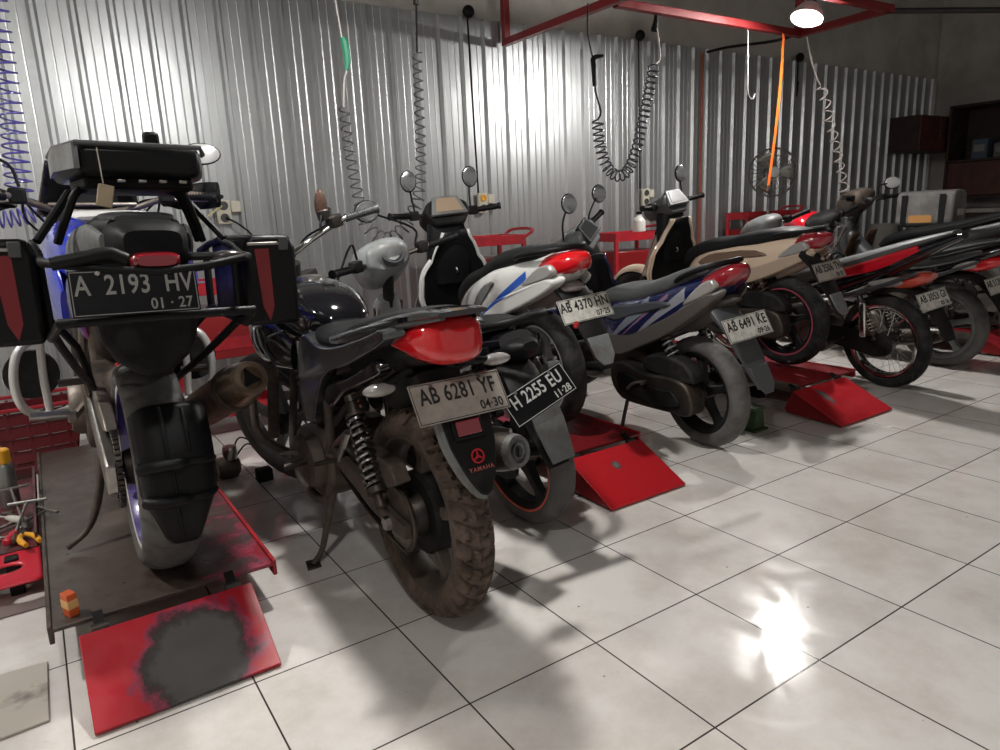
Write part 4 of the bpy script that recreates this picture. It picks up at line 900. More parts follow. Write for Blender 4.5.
# ---------------------------------------------------------------- coiled air hoses
def coil(path, rad, turns, r, per=16):
    q = [V(p) for p in cat(path, 12)]; n = len(q)
    L = [0]
    for i in range(1, n): L.append(L[-1]+(q[i]-q[i-1]).length)
    fr_ = []; nrm = None
    for i in range(n):
        t = (q[min(i+1, n-1)]-q[max(i-1, 0)]).normalized()
        nrm = t.orthogonal().normalized() if nrm is None else (nrm-t*nrm.dot(t)).normalized()
        fr_.append((t, nrm.copy(), t.cross(nrm)))
    N = int(turns*per); pts = []; j = 0
    for k in range(N+1):
        d = L[-1]*k/N
        while j < n-2 and L[j+1] < d: j += 1
        f = (d-L[j])/max(1e-9, L[j+1]-L[j]); p = q[j].lerp(q[j+1], f); _, u, w = fr_[j]
        rd = rad(k/N) if callable(rad) else rad; a = 2*PI*turns*k/N
        pts.append(p+u*rd*math.cos(a)+w*rd*math.sin(a))
    return pts
HP = mat('violet_hose', (.065, .055, .26), .35, coat=.3); HG = mat('smoke_grey_hose', (.10, .10, .10), .35); HW = mat('pale_hose', (.34, .31, .29), .35); HD = mat('dark_hose', (.045, .045, .06), .35)
def hose(name, m, path, rad, turns, r, label, heads):
    b = MB(); b.tube(coil(path, rad, turns, r), r, 6, 1)
    o = single(name, m, b, label, 'air hose')
    for nm, mm, pts, rr in heads: MB().tube(pts, rr, 8, 3).build(nm, mm, o)
    return o
hose('air_hose', HP, [(-.625, 2.0, 2.30), (-.655, 2.0, 1.9), (-.675, 2.0, 1.6), (-.69, 2.0, 1.40), (-.70, 2.0, 1.28)], lambda f: .022+.03*f, 26, .0042, 'violet coiled air hose hanging beside the blue touring bike',
     [('hose_end', BP, [(-.625, 2.0, 2.30), (-.62, 2.0, 2.5), (-.62, 2.0, 3.88)], .006)])
hose('air_hose', HP, [(-.62, 1.95, 1.245), (-.69, 1.95, 1.225), (-.76, 1.95, 1.215), (-.86, 1.95, 1.22)], .035, 9, .0042, 'short violet hose coil looped low behind the touring bike handlebar',
     [('hose_end', BP, [(-.86, 1.95, 1.22), (-.90, 1.95, 1.28), (-.91, 1.98, 1.45), (-.91, 2.0, 3.88)], .005)])
hose('air_hose', HG, [(.775, 1.95, 1.72), (.785, 1.95, 1.5), (.815, 1.95, 1.25), (.84, 1.95, 1.13), (.90, 1.95, 1.06), (.99, 1.95, 1.04), (1.08, 1.95, 1.11), (1.17, 1.95, 1.25), (1.205, 1.95, 1.45), (1.215, 1.95, 1.7), (1.225, 1.95, 2.02)],
     lambda f: .026+.012*math.exp(-((f-.45)/.2)**2), 38, .0042, 'grey coiled air hose with green taped end hanging in a loop',
     [('hose_lead', HW, [(.775, 1.95, 1.72), (.79, 1.95, 1.85), (.81, 1.95, 1.92), (.79, 1.95, 2.14), (.78, 1.95, 2.40), (.78, 1.95, 3.88)], .006), ('tape_wrap', mat('green_tape', (.03, .30, .16), .5), [(.806, 1.95, 1.90), (.818, 1.95, 1.95), (.812, 1.95, 2.03), (.80, 1.95, 2.06)], [.010, .018, .020, .014]),
      ('hose_end', BP, [(1.225, 1.95, 2.02), (1.236, 1.95, 2.2), (1.24, 1.95, 2.30)], .006), ('hose_connector', DM, [(1.238, 1.95, 2.26), (1.242, 1.95, 2.42)], .016), ('feed_line', BP, [(1.242, 1.95, 2.42), (1.242, 1.95, 3.88)], .006)])
hose('air_hose', HD, [(2.43, 1.85, 1.70), (2.45, 1.85, 1.55), (2.50, 1.85, 1.42), (2.60, 1.85, 1.355), (2.70, 1.85, 1.40), (2.78, 1.85, 1.55), (2.84, 1.85, 1.74), (2.89, 1.85, 1.90), (2.93, 1.85, 2.06)], .034, 33, .0055, 'dark violet coiled air hose hanging as a U before the wall',
     [('hose_lead', BP, [(2.43, 1.85, 1.70), (2.46, 1.85, 1.75), (2.42, 1.85, 1.86), (2.41, 1.85, 1.94)], .006), ('air_gun', BP, [(2.41, 1.85, 1.90), (2.405, 1.85, 2.02), (2.39, 1.83, 2.06), (2.44, 1.80, 2.07)], [.012, .017, .017, .009]), ('hanger_cord', BP, [(2.405, 1.85, 2.04), (2.36, 1.85, 2.2), (2.365, 1.85, 2.37)], .005),
      ('hose_end', HW, [(2.93, 1.85, 2.06), (2.985, 1.85, 2.10), (2.975, 1.85, 2.2), (2.95, 1.85, 2.30)], .006), ('hose_connector', BP, [(2.93, 1.85, 2.27), (2.945, 1.85, 2.33), (2.95, 1.85, 2.39)], [.022, .016, .008])])
hose('air_hose', HW, [(4.66, 1.75, 2.02), (4.74, 1.75, 1.90), (4.82, 1.75, 1.74), (4.92, 1.75, 1.57), (5.0, 1.75, 1.40), (5.07, 1.75, 1.24), (5.15, 1.80, 1.12), (5.21, 1.83, 1.02), (5.26, 1.86, .93), (5.30, 1.88, .86)], lambda f: .034+.03*max(0, f-.6), 15, .0055, 'pale coiled air hose hanging below the lit bulb onto a parked bike',
     [('hose_lead', HW, [(4.66, 1.75, 2.02), (4.60, 1.75, 2.08), (4.52, 1.75, 2.2), (4.48, 1.77, 2.36)], .006)])

# ---------------------------------------------------------------- wall fittings
IV = mat('ivory_plastic', (.52, .49, .40), .4)
def outlet(x, z, label, yel=False):
    o = empty('power_outlet', (x, 2.985, z), label=label, cat_='power outlet', group='outlets on the corrugated wall')
    MB().box((0, 0, 0), (.085, .03, .15)).build('outlet_box', IV, o, bevel=.006)
    MB().box((.075, .0, .03), (.06, .03, .07)).build('plug_adapter', IV, o, bevel=.006)
    for dz in (-.037, .037):
        MB().lathe([(0, .004), (0, .024), (-.006, .027), (-.010, .024), (-.010, .018), (-.004, .016), (-.004, .004)], (0, -.014, dz), 'y', 20).build('socket', DG if not yel else YEL if dz > 0 else DG, o)
    return o
outlet(.346, 1.235, 'ivory double power outlet on wall above the right pannier')
outlet(2.258, 1.235, 'ivory and yellow power outlet on wall beside the black handlebar grip', True)
outlet(3.998, 1.238, 'ivory power outlet on wall behind the cream scooter cockpit')
single('plug_cord', BP, MB().tube([(.346, 2.95, 1.20), (.42, 2.92, 1.15), (.50, 2.92, 1.06), (.55, 2.93, .9), (.56, 2.95, .02)], .006, 8), 'black cord plugged into the lower socket of the wall outlet', 'cable')
single('plug_cord', mat('yellow_cord', (.45, .42, .2), .5), MB().tube([(.33, 2.95, 1.27), (.25, 2.92, 1.22), (.12, 2.92, 1.13), (.02, 2.93, 1.0), (-.02, 2.95, .02)], .006, 8), 'pale yellow cord plugged into the upper socket of the wall outlet', 'cable')
for x, zb, lab in ((2.204, 1.31, 'black cable with round gland running down to the yellow outlet'), (3.914, 1.31, 'black cable with round gland running down the wall by the U shaped hose'), (6.18, 2.35, 'short black cable with round gland at wall top past the lit bulb')):
    o = single('wall_cable', BP, MB().tube([(x, 2.985, 2.56), (x+.005, 2.985, 2.2), (x+.02, 2.985, zb)], .007, 8, 2), lab, 'cable', 'cables down the corrugated wall')
    MB().ell((x, 2.965, 2.575), (.045, .04, .045)).build('cable_gland', BP, o)
# fan
fn = empty('stand_fan', (4.90, 2.32, 0), (0, 0, R(-42)), label='grey pedestal fan standing against the corrugated wall', cat_='fan')
q = MB()
for i in range(30):
    a = 2*PI*i/30; q.tube([(.045*math.cos(a), -.06, 1.40+.045*math.sin(a)), (.14*math.cos(a), -.075, 1.40+.14*math.sin(a)), (.205*math.cos(a), -.02, 1.40+.205*math.sin(a)), (.12*math.cos(a), .05, 1.40+.12*math.sin(a)), (.05*math.cos(a), .055, 1.40+.05*math.sin(a))], .0022, 5, 2)
for rr, yy in ((.205, -.02), (.14, -.075), (.045, -.06)): q.tube([(rr*math.cos(2*PI*i/40), yy, 1.40+rr*math.sin(2*PI*i/40)) for i in range(40)], .004 if rr < .2 else .008, 6, 1, True)
q.build('guard', mat('fan_wire', (.06, .058, .05), .4, .5), fn)
q = MB()
for i in range(3):
    a0 = 2*PI*i/3
    def bl(u, v, a0=a0):
        r = .035+.14*u; a = a0+(v-.5)*(.95-.1*u); return V((r*math.cos(a), -.02+.03*(v-.5), 1.40+r*math.sin(a)))
    q.sheet(bl, 6, 6)
q.build('blade', mat('fan_blade', (.09, .085, .07), .4), fn, solid=.003)
MB().turn([(0, .02), (.1, .055), (.7, .06), (1, .03)], (0, .03, 1.40), (0, .17, 1.40), 18).build('motor', DG, fn)
MB().turn([(0, .03), (1, .045), (1, .01)], (0, -.06, 1.40), (0, -.075, 1.40), 18).build('hub_cap', GP, fn)
MB().tube([(0, .10, 1.36), (0, .12, 1.2), (0, .12, .03)], .013, 10, 1).build('pole', GP, fn)
MB().lathe([(0, .02), (0, .19), (.02, .19), (.05, .05), (.05, .02)], (0, .12, 0), 'z', 28).build('base', DG, fn)

# ---------------------------------------------------------------- lifts
def worn_red(name, worn, cx, cy, sx, sy, lo, hi, base=(.40, .012, .02)):
    """red paint worn through to dark metal over a patch, in object x,y"""
    M = mat(name, base, .38, rvar=.12); nt = M.node_tree; b = nt.nodes['Principled BSDF']; L = nt.links.new
    tc = nd(nt, 'ShaderNodeTexCoord'); mp = nd(nt, 'ShaderNodeMapping'); mp.inputs['Location'].default_value = (-cx/sx, -cy/sy, 0); mp.inputs['Scale'].default_value = (1/sx, 1/sy, 0)
    L(tc.outputs['Object'], mp.inputs['Vector'])
    ln = nd(nt, 'ShaderNodeVectorMath', operation='LENGTH'); L(mp.outputs['Vector'], ln.inputs[0])
    n = nd(nt, 'ShaderNodeTexNoise'); n.inputs['Scale'].default_value = 9; n.inputs['Detail'].default_value = 9; n.inputs['Roughness'].default_value = .75; L(tc.outputs['Object'], n.inputs['Vector'])
    ad = nd(nt, 'ShaderNodeMath', operation='MULTIPLY_ADD'); L(n.outputs['Fac'], ad.inputs[0]); ad.inputs[1].default_value = 1.3; L(ln.outputs['Value'], ad.inputs[2])
    cr = nd(nt, 'ShaderNodeValToRGB'); e = cr.color_ramp.elements
    e[0].position = lo; e[0].color = (*worn, 1); e[1].position = hi; e[1].color = (*base, 1)
    k = e.new((lo+hi)/2); k.color = (worn[0]*.4, worn[1]*.35, worn[2]*.35, 1)
    k2 = e.new(min(.99, hi-.02)); k2.color = (.30, .035, .075, 1)
    mr = nd(nt, 'ShaderNodeMapRange'); mr.inputs['From Max'].default_value = 2.5; L(ad.outputs[0], mr.inputs['Value'])
    L(mr.outputs['Result'], cr.inputs['Fac']); L(cr.outputs['Color'], b.inputs['Base Color'])
    return M
def lift(x0, x1, y0, y1, z, rx0, rx1, ry0, ry1, label, deckm, rampm, group='motorcycle lifts', wedge=False):
    o = empty('motorcycle_lift', ((x0+x1)/2, (y0+y1)/2, 0), label=label, cat_='lift', group=group)
    ox, oy = o.location[0], o.location[1]
    d = MB().box(((x0+x1)/2-ox, (y0+y1)/2-oy, z-.006), (x1-x0, y1-y0, .012)).build('deck', deckm, o, bevel=.002)
    for xx in (x0, x1): MB().box((xx-ox, 0, z-.018), (.012, y1-y0, .05)).build('deck_rail', REDS if xx == x1 else BRN, o, bevel=.003)
    for xx in (x0+.10, x1-.10):
        MB().box((xx-ox, .05, .035), (.04, y1-y0-.5, .06)).build('base_beam', BPM, o, bevel=.004)
        for s_ in (-1, 1): MB().box((xx-ox, .0, (z+.02)/2), (.025, (y1-y0)*.55, .025), X4.Rotation(s_*math.atan2(z*.4, (y1-y0)*.55), 3, 'X')).build('scissor_arm', DM, o, bevel=.003)
    # ramp
    p0 = V(((rx0+rx1)/2-ox, ry0-oy, .008)); p1 = V(((rx0+rx1)/2-ox, ry1-oy, z-.012)); L = (p1-p0).length; an = math.atan2(p1.z-p0.z, p1.y-p0.y); w = rx1-rx0
    r = MB().prism([(-w/2, -L/2), (w/2, -L/2), (w/2, L/2), (-w/2, L/2)], -.006, .006, 'z').build('ramp', rampm, o, bevel=.002)
    r.location = (p0+p1)/2; r.rotation_euler = (an, 0, 0)
    for sd in (-1, 1):
        h = L*math.sin(an)
        MB().prism([(-L/2, 0), (L/2, 0), (L/2, -h*.85), (L/2-.03, -h*.9), (-L/2+.02, -.008)], sd*(w/2-.004)-.004, sd*(w/2-.004)+.004, 'x').build('ramp_side', REDM, r)
        MB().tube([(sd*(w/2-.05)-.02, L/2+.01, 0), (sd*(w/2-.05)+.02, L/2+.01, 0)], .012, 10, 1).build('hinge', DM, r)
        MB().box((sd*(w/2-.05), L/2+.03, .0), (.025, .06, .01)).build('hinge_leaf', BPM, r)
    return o
DECK = worn_red('worn_lift_deck', (.075, .056, .046), -.14, .2, .59, 2.2, .45, .61, (.24, .012, .022))
lift(-.817, -.24, .325, 2.12, .15, -.758, -.325, .024, .262, 'low worn motorcycle lift with a scuffed red ramp under the blue touring bike', DECK,
     worn_red('scuffed_ramp', (.085, .08, .075), .04, -.03, .16, .17, .50, .66, (.40, .010, .02)))
REDRAMP = worn_red('red_ramp_chipped', (.13, .12, .10), -.02, .05, .045, .05, .36, .46, (.45, .010, .016))
RDECK = worn_red('red_lift_deck', (.03, .008, .008), .05, .2, .4, .9, .36, .56, (.17, .008, .011))
lift(1.0, 1.46, .50, 2.35, .15, 1.005, 1.42, .195, .46, 'red lift with clean ramp under the white and blue scooter', RDECK, REDRAMP)
lift(2.70, 3.26, .53, 2.38, .15, 2.60, 3.09, .215, .50, 'red lift with grey streaked ramp under the cream scooter', RDECK, worn_red('red_ramp_streaked', (.17, .155, .14), -.08, .06, .05, .12, .40, .5, (.45, .010, .018)))
lift(4.88, 5.36, .60, 1.98, .15, 4.90, 5.32, .30, .57, 'dark red lift at the far end of the row', RDECK, REDS)

# ---------------------------------------------------------------- trolleys
def trolley(loc, w, d, h, label, tray2=.5, rot=0):
    o = empty('tool_trolley', loc, (0, 0, rot), label, 'tool trolley', 'red tool trolleys along the wall')
    for i, z in enumerate((h, h*tray2, .12)):
        b = MB().box((0, 0, z-.004), (w, d, .008))
        for sx in (-1, 1): b.box((sx*(w/2-.004), 0, z+.03), (.008, d, .06))
        for sy in (-1, 1): b.box((0, sy*(d/2-.004), z+.03), (w, .008, .06))
        b.build('tray', REDS, o, bevel=.002)
    for sx in (-1, 1):
        for sy in (-1, 1):
            MB().box((sx*(w/2-.012), sy*(d/2-.012), h/2+.03), (.028, .028, h-.02)).build('leg', REDS, o, bevel=.003)
            MB().lathe([(-.01, .008), (-.01, .03), (.01, .03), (.01, .008)], (sx*(w/2-.012), sy*(d/2-.012), .031), 'x', 16).build('caster', BP, o)
    MB().tube([(w/2, -d*.4, h+.03), (w/2+.09, -d*.4, h+.09), (w/2+.09, d*.4, h+.09), (w/2, d*.4, h+.03)], .011, 8, 3).build('push_handle', REDS, o)
    MB().prism([(-d/2, h*.55), (d/2, h*.55), (d/2, h*.90), (-d/2+.02, h*.90)], -w/2+.03, w/2-.03, 'x').build('drawer_box', REDM, o, bevel=.005)
    return o
trolley((.10, 2.45, 0), .50, .34, .80, 'red tool trolley against the wall between the touring bike and the black naked bike', .62)
trolley((1.98, 2.62, 0), .58, .34, .94, 'red tool trolley under the wall outlet beside the white scooter cockpit')
trolley((3.42, 2.62, 0), .56, .34, .90, 'red tool trolley with a white bottle on top')
trolley((5.45, 2.80, 0), .80, .26, 1.0, 'red tool trolley below the pedestal fan')
bt = single('bottle', mat('white_bottle_plastic', (.68, .67, .63), .35), MB().lathe([(0, .01), (0, .048), (.01, .052), (.13, .052), (.155, .045), (.175, .024), (.19, .022), (.19, .008)], (3.50, 2.56, .904), 'z', 24), 'white plastic oil bottle standing on the red trolley', 'bottle')
MB().lathe([(.19, .008), (.19, .024), (.215, .024), (.215, .008)], (3.50, 2.56, .904), 'z', 20).build('bottle_cap', BP, bt)
ft = single('funnel', mat('pale_plastic', (.5, .5, .48), .4), MB().lathe([(.0, .008), (0, .055), (.012, .05), (.06, .022), (.075, .016), (.075, .008)], (.40, 2.5, 0), 'z', 22), 'x', 'x')
ft.location = (-.06, -.05, .805); tag(ft, 'small pale plastic cap on the trolley behind the right pannier', 'cap')
MB().lathe([(.075, .006), (.075, .02), (.11, .024), (.12, .02), (.12, .006)], (.40, 2.5, 0), 'z', 16).build('cap_top', DG, ft)
bl = single('shop_rag', mat('blue_rag', (.06, .22, .34), .8), MB().loft([(-.07, 0, .05, .012), (-.03, .01, .07, .018), (.03, .012, .06, .02), (.08, .0, .04, .01)], 12, 2.2), 'blue rag lying on the trolley behind the touring bike tail', 'rag')
bl.location = (.05, 2.40, .825)

# ---------------------------------------------------------------- left: tool cart and tools
tc_ = empty('tool_tray', (-1.032, 1.40, 0), label='low red steel tool tray with an oval hand hole beside the worn lift', cat_='tool tray')
RT = mat('bright_red_steel', (.52, .015, .035), .35, rvar=.1)
b = MB().box((0, 0, .13), (.40, .82, .008))
b.box((-.196, 0, .155), (.008, .82, .05)); b.box((.196, 0, .155), (.008, .82, .05)); b.box((0, .406, .155), (.40, .008, .05))
b.build('tray', mat('worn_dark_red_tray', (.16, .012, .018), .5, dirt=(.04, .03, .03), da=.6), tc_, bevel=.002)
# front lip with a hole
def lip(u, v):
    a = 2*PI*u; r = v
    ox, oy = .045*math.cos(a), .022*math.sin(a)
    k = 1/max(abs(math.cos(a))/.094, abs(math.sin(a))/.10); ix, iy = k*math.cos(a), k*math.sin(a)
    return V((ox*(1-r)+ix*r, oy*(1-r)+iy*r, 0))
fl_ = MB().sheet(lip, 48, 6).build('front_lip', RT, tc_, solid=.006); fl_.location = (.106, -.50, .110); fl_.rotation_euler = (R(10), 0, 0)
for sx in (.02, .12):
    for yy in (-.44, .36): MB().box((sx, yy, .064), (.04, .05, .126)).build('foot', BP, tc_, bevel=.004)
def lay(name, mb, m, loc, rz, label, c_, parts=()):
    o = single(name, m, mb, label, c_); o.location = (loc[0], loc[1]+.27, loc[2]); o.rotation_euler = (0, 0, R(rz))
    for nm, mm, b2 in parts: b2.build(nm, mm, o)
    return o
def screwdriver(loc, rz, hm, label):
    lay('screwdriver', MB().turn([(0, .008), (.05, .013), (.6, .015), (.9, .010), (1, .008)], (0, -.11, 0), (0, -.01, 0), 12), hm, loc, rz, label, 'screwdriver', [('shaft', CH, MB().turn([(0, .004), (.92, .004), (1, .0025)], (0, -.01, 0), (0, .13, 0), 8))])
def wrench(loc, rz, label, L=.20):
    b = MB().prism([(-.006, -L*.36), (.006, -L*.36), (.007, L*.36), (-.007, L*.36)], -.003, .003, 'z')
    b.lathe([(-.004, .008), (-.004, .015), (.004, .015), (.004, .008)], (0, -L*.42, 0), 'z', 18, closed=True)
    b.prism([(-.007, L*.34), (.007, L*.34), (.018, L*.42), (.014, L*.5), (.006, L*.45), (-.006, L*.45), (-.014, L*.5), (-.018, L*.42)], -.004, .004, 'z')
    lay('wrench', b, AL, loc, rz, label, 'wrench')
Z = .142
screwdriver((-.885, .86, Z+.012), -20, RT, 'red handled screwdriver at the front of the tool tray')
screwdriver((-.93, 1.02, Z+.012), 35, mat('clear_handle', (.5, .48, .42), .2), 'pale handled screwdriver lying across the tool tray')
wrench((-.90, 1.0, Z+.006), 15, 'steel wrench lying along the edge of the tool tray')
wrench((-.955, .92, Z+.006), -48, 'steel wrench lying aslant in the front of the tool tray', .22)
wrench((-.93, .83, Z+.006), 70, 'short steel wrench lying crosswise by the front lip', .15)
pl = MB(); pl.tube([(-.006, 0, 0), (-.022, -.05, 0), (-.020, -.11, 0)], [.007, .010, .008], 8).tube([(.006, 0, 0), (.022, -.05, 0), (.020, -.11, 0)], [.007, .010, .008], 8)
o = lay('pliers', pl, YEL, (-.875, .80, Z+.012), 15, 'pliers with yellow grips at the corner of the tool tray', 'pliers', [('jaw', DM, MB().prism([(-.012, -.005), (.012, -.005), (.014, .02), (.006, .055), (-.006, .055), (-.014, .02)], -.006, .006, 'z'))])
can = single('spray_can', mat('grey_can', (.27, .27, .26), .35, .7), MB().lathe([(0, .01), (0, .031), (.004, .033), (.165, .033), (.178, .024), (.178, .01)], (-.915, 1.46, .135), 'z', 24), 'grey spray can with orange yellow lid standing in the tool tray', 'spray can')
MB().lathe([(.178, .01), (.178, .030), (.225, .029), (.230, .024), (.230, .01)], (-.915, 1.46, .135), 'z', 22).build('can_lid', YEL, can)
tb_ = single('parts_box', REDM, MB().box((-1.12, 1.66, .185), (.11, .15, .085)), 'small dull red parts box lying in the tool tray', 'box', bevel=.006)
MB().box((-1.12, 1.66, .233), (.115, .155, .012)).build('box_lid', RT, tb_, bevel=.003)
bb = single('brush', mat('grey_handle', (.2, .2, .2), .5), MB().turn([(0, .016), (.1, .020), (.7, .018), (1, .012)], (-.96, 1.50, .16), (-.965, 1.56, .27), 14), 'grey handled brush with red collar leaning in the tool tray', 'brush')
MB().turn([(0, .021), (1, .021)], (-.9635, 1.54, .235), (-.9645, 1.552, .257), 14).build('collar', RT, bb)
single('wire_bundle', BP, MB().tube(coil([(-1.05, 1.62, .185), (-.99, 1.58, .185), (-.95, 1.63, .185)], .035, 5, .004), .004, 6, 1), 'tangle of black wire in the tool tray', 'wire')
def tee(loc, rz, tilt, label, L=.22):
    b = MB().tube([(0, 0, 0), (0, L, 0)], .005, 8, 1).tube([(-.06, L, 0), (.06, L, 0)], .0055, 8, 1).turn([(0, .006), (0, .010), (1, .010), (1, .006)], (0, -.03, 0), (0, .01, 0), 10)
    o = single('tee_wrench', AL, b, label, 'tee wrench'); o.location = (loc[0], loc[1], loc[2]); o.rotation_euler = (R(tilt), 0, R(rz))
tee((-.90, 1.06, .155), -12, 12, 'silver tee wrench propped up beside the yellow pliers')
tee((-.87, 1.16, .155), 8, 16, 'silver tee wrench propped along the lift side of the tool tray', .25)
tee((-.97, 1.12, .15), -60, 6, 'silver tee wrench lying flat across the tool tray', .2)
single('tool_roll', mat('dark_canvas', (.035, .032, .03), .85), MB().loft([(1.05, .155, .05, .018), (1.2, .16, .06, .022), (1.34, .155, .05, .018)], 14, 2.2), 'dark canvas tool roll lying in the tool tray', 'tool roll').location = (-1.12, 0, 0)
# crate
cr = empty('plastic_crate', (-.80, 2.42, 0), label='dark red plastic crate on the floor behind the worn lift', cat_='crate')
CRM = mat('dark_red_plastic', (.11, .008, .012), .45)
for sx in (-1, 1):
    q = MB()
    for i in range(5): q.box((sx*(.13+.012*i), 0, .035+.065*i), (.008, .26+.02*i, .060))
    for k in range(4): q.prism([(.01, sx*.125), (.33, sx*.19), (.33, sx*.20), (.01, sx*.135)], -.12+.08*k-.007, -.12+.08*k+.007, 'y') if False else q.box((sx*.16, -.12+.08*k, .17), (.01, .014, .33), X4.Rotation(sx*R(11), 3, 'Y'))
    q.build('side', CRM, cr, bevel=.002)
    q = MB()
    for i in range(5): q.box((0, sx*(.12+.010*i), .035+.065*i), (.26+.024*i, .008, .060))
    for k in range(4): q.box((-.12+.08*k, sx*.14, .17), (.014, .01, .33), X4.Rotation(-sx*R(9), 3, 'X'))
    q.build('side', CRM, cr, bevel=.002)
MB().box((0, 0, .012), (.26, .24, .012)).build('bottom', CRM, cr)
MB().tube([(-.20, -.175, .345), (.20, -.175, .345), (.20, .175, .345), (-.20, .175, .345)], .010, 8, 1, True).build('rim', mat('red_plastic_rim', (.36, .02, .03), .35), cr)
# floor plate, little box, engine part, jack stand
single('floor_plate', mat('dirty_cream_plate', (.50, .46, .40), .55, dirt=(.05, .04, .035), da=.22, ds=6), MB().prism([(-1.16, .472), (-.842, .437), (-.845, .156), (-1.16, .14)], .001, .008, 'z'), 'dirty cream plate lying on the floor beside the red ramp', 'plate', bevel=.002)
sp = single('small_box', mat('orange_carton', (.62, .10, .02), .5), MB().box((0, 0, .032), (.026, .036, .064)), 'tiny orange carton standing on the worn lift deck', 'box', bevel=.002)
sp.location = (-.765, .375, .1505); sp.rotation_euler = (0, 0, R(25))
MB().box((0, 0, .035), (.0268, .0368, .024)).build('box_print', mat('pale_orange_print', (.75, .42, .16), .5), sp)
ep = single('engine_part', ENG, MB().lathe([(-.05, .01), (-.05, .04), (-.02, .05), (.03, .05), (.05, .03), (.05, .01)], (0, 0, .055), 'x', 20).box((0, .06, .04), (.09, .07, .08)), 'greasy carburettor with loose wires on the floor under the naked bike', 'engine part', bevel=.004)
ep.location = (-.09, 1.60, 0)
MB().lathe([(0, .01), (0, .03), (.03, .034), (.06, .03), (.06, .01)], (.01, -.01, .095), 'z', 18).build('bowl', AL, ep)
MB().tube([(.03, 0, .09), (.10, .02, .14), (.16, -.02, .08), (.20, .03, .02)], .004, 6, 5).tube([(.02, .03, .09), (.08, .08, .16), (.16, .07, .10), (.22, .02, .03)], .004, 6, 5).build('wires', BP, ep)
single('rubber_block', BPM, MB().box((0.03, 1.46, .03), (.07, .06, .06)), 'small black rubber block on the floor near the red ramp', 'block', bevel=.008)
js = empty('jack_stand', (2.27, .50, 0), label='small green steel stand on the floor behind the navy scooter wheel', cat_='stand')
MB().prism([(-.055, -.055), (.055, -.055), (.055, .055), (-.055, .055)], 0, .012, 'z').build('base_plate', GRN, js, bevel=.002)
MB().prism([(-.045, .012), (.045, .012), (.028, .11), (-.028, .11)], -.04, .04, 'y').build('body', GRN, js, bevel=.004)
MB().box((0, 0, .115), (.085, .08, .016)).build('top_plate', GRN, js, bevel=.003)

# ---------------------------------------------------------------- right side furniture
cb = empty('wall_cupboard', (8.5, 2.80, 1.85), label='brown red wall cupboard in the far corner', cat_='cupboard')
WD = mat('dark_red_wood', (.085, .022, .016), .5, dirt=(.05, .015, .012)); WD2 = mat('dark_brown_wood', (.035, .016, .012), .55, dirt=(.02, .01, .008))
MB().box((0, .02, 0), (.92, .34, .40)).build('carcass', WD2, cb, bevel=.004)
for sx in (-.23, .23): 
    dr = MB().box((sx, -.16, 0), (.445, .02, .385)).build('door', WD, cb, bevel=.004)
    MB().lathe([(0, .004), (0, .012), (-.02, .014), (-.02, .004)], (sx-.17*(1 if sx > 0 else -1), -.17, 0), 'y', 14).build('knob', DM, dr)
sh_ = empty('wall_shelf', (8.86, 1.6, 1.0), label='tall dark brown shelf cabinet on the side wall', cat_='shelf')
for z in (.10, .52, 1.14): MB().box((0, 0, z), (.46, 2.0, .03)).build('shelf_board', WD2, sh_, bevel=.003)
MB().box((.215, 0, .62), (.02, 2.0, 1.05)).build('back_board', WD2, sh_)
for yy in (-.99, .0, .99): MB().box((0, yy, .62), (.46, .03, 1.07)).build('upright', WD2, sh_, bevel=.003)
for yy in (-.495, .495): MB().box((-.225, yy, .31), (.02, .94, .38)).build('door', WD, sh_, bevel=.004)
for i, (yy, w_, h_, c_) in enumerate(((2.30, .16, .22, (.07, .10, .14)), (2.08, .14, .16, (.14, .13, .11)), (1.88, .18, .26, (.05, .05, .06)), (1.35, .2, .2, (.12, .05, .03)))):
    o = single('carton', mat('carton_%d' % i, c_, .6), MB().box((8.86, yy, 1.536+h_/2), (.20, w_, h_)), ('blue grey carton on the shelf nearest the corner cupboard', 'pale grey carton on the shelf beside the blue grey carton', 'black carton standing tall on the dark shelf', 'brown carton at the near end of the dark shelf')[i], 'carton', 'cartons on the dark shelf', bevel=.004)
    MB().box((8.757, yy, 1.536+h_*.55), (.004, w_*.7, h_*.35)).build('carton_label', mat('dull_label', (.22, .22, .21), .6), o)
wb_ = empty('workbench', (8.72, 1.5, 0), label='workbench with pale top below the dark shelf', cat_='workbench')
MB().box((0, 0, .95), (.72, 2.4, .05)).build('bench_top', mat('pale_bench_top', (.36, .33, .29), .6, dirt=(.22, .2, .18)), wb_, bevel=.005)
for sx in (-.3, .3):
    for yy in (-1.1, 1.1): MB().box((sx, yy, .463), (.06, .06, .924)).build('leg', WD2, wb_, bevel=.004)
MB().box((0, 0, .30), (.62, 2.2, .03)).build('shelf_board', WD2, wb_)
MB().box((-.29, 0, .62), (.02, 2.15, .6)).build('front_panel', WD2, wb_)
vs_ = single('bench_vise', DM, MB().box((8.45, 2.35, 1.0), (.12, .14, .05)).box((8.40, 2.35, 1.05), (.05, .14, .07)).box((8.50, 2.35, 1.05), (.05, .14, .07)), 'small dark bench vise at the corner of the workbench', 'vise', bevel=.006)
MB().tube([(8.37, 2.35, 1.04), (8.30, 2.35, 1.04)], .009, 8, 1).tube([(8.30, 2.29, 1.04), (8.30, 2.41, 1.04)], .005, 8, 1).build('vise_screw', AL, vs_)
bk_ = single('bucket', mat('grey_bucket', (.17, .165, .15), .5), MB().lathe([(0, .01), (0, .11), (.25, .135), (.26, .14), (.26, .13), (.02, .105), (.02, .01)], (6.6, 2.2, .62), 'z', 28), 'grey bucket on the low stool beside the wall past the fan', 'bucket')
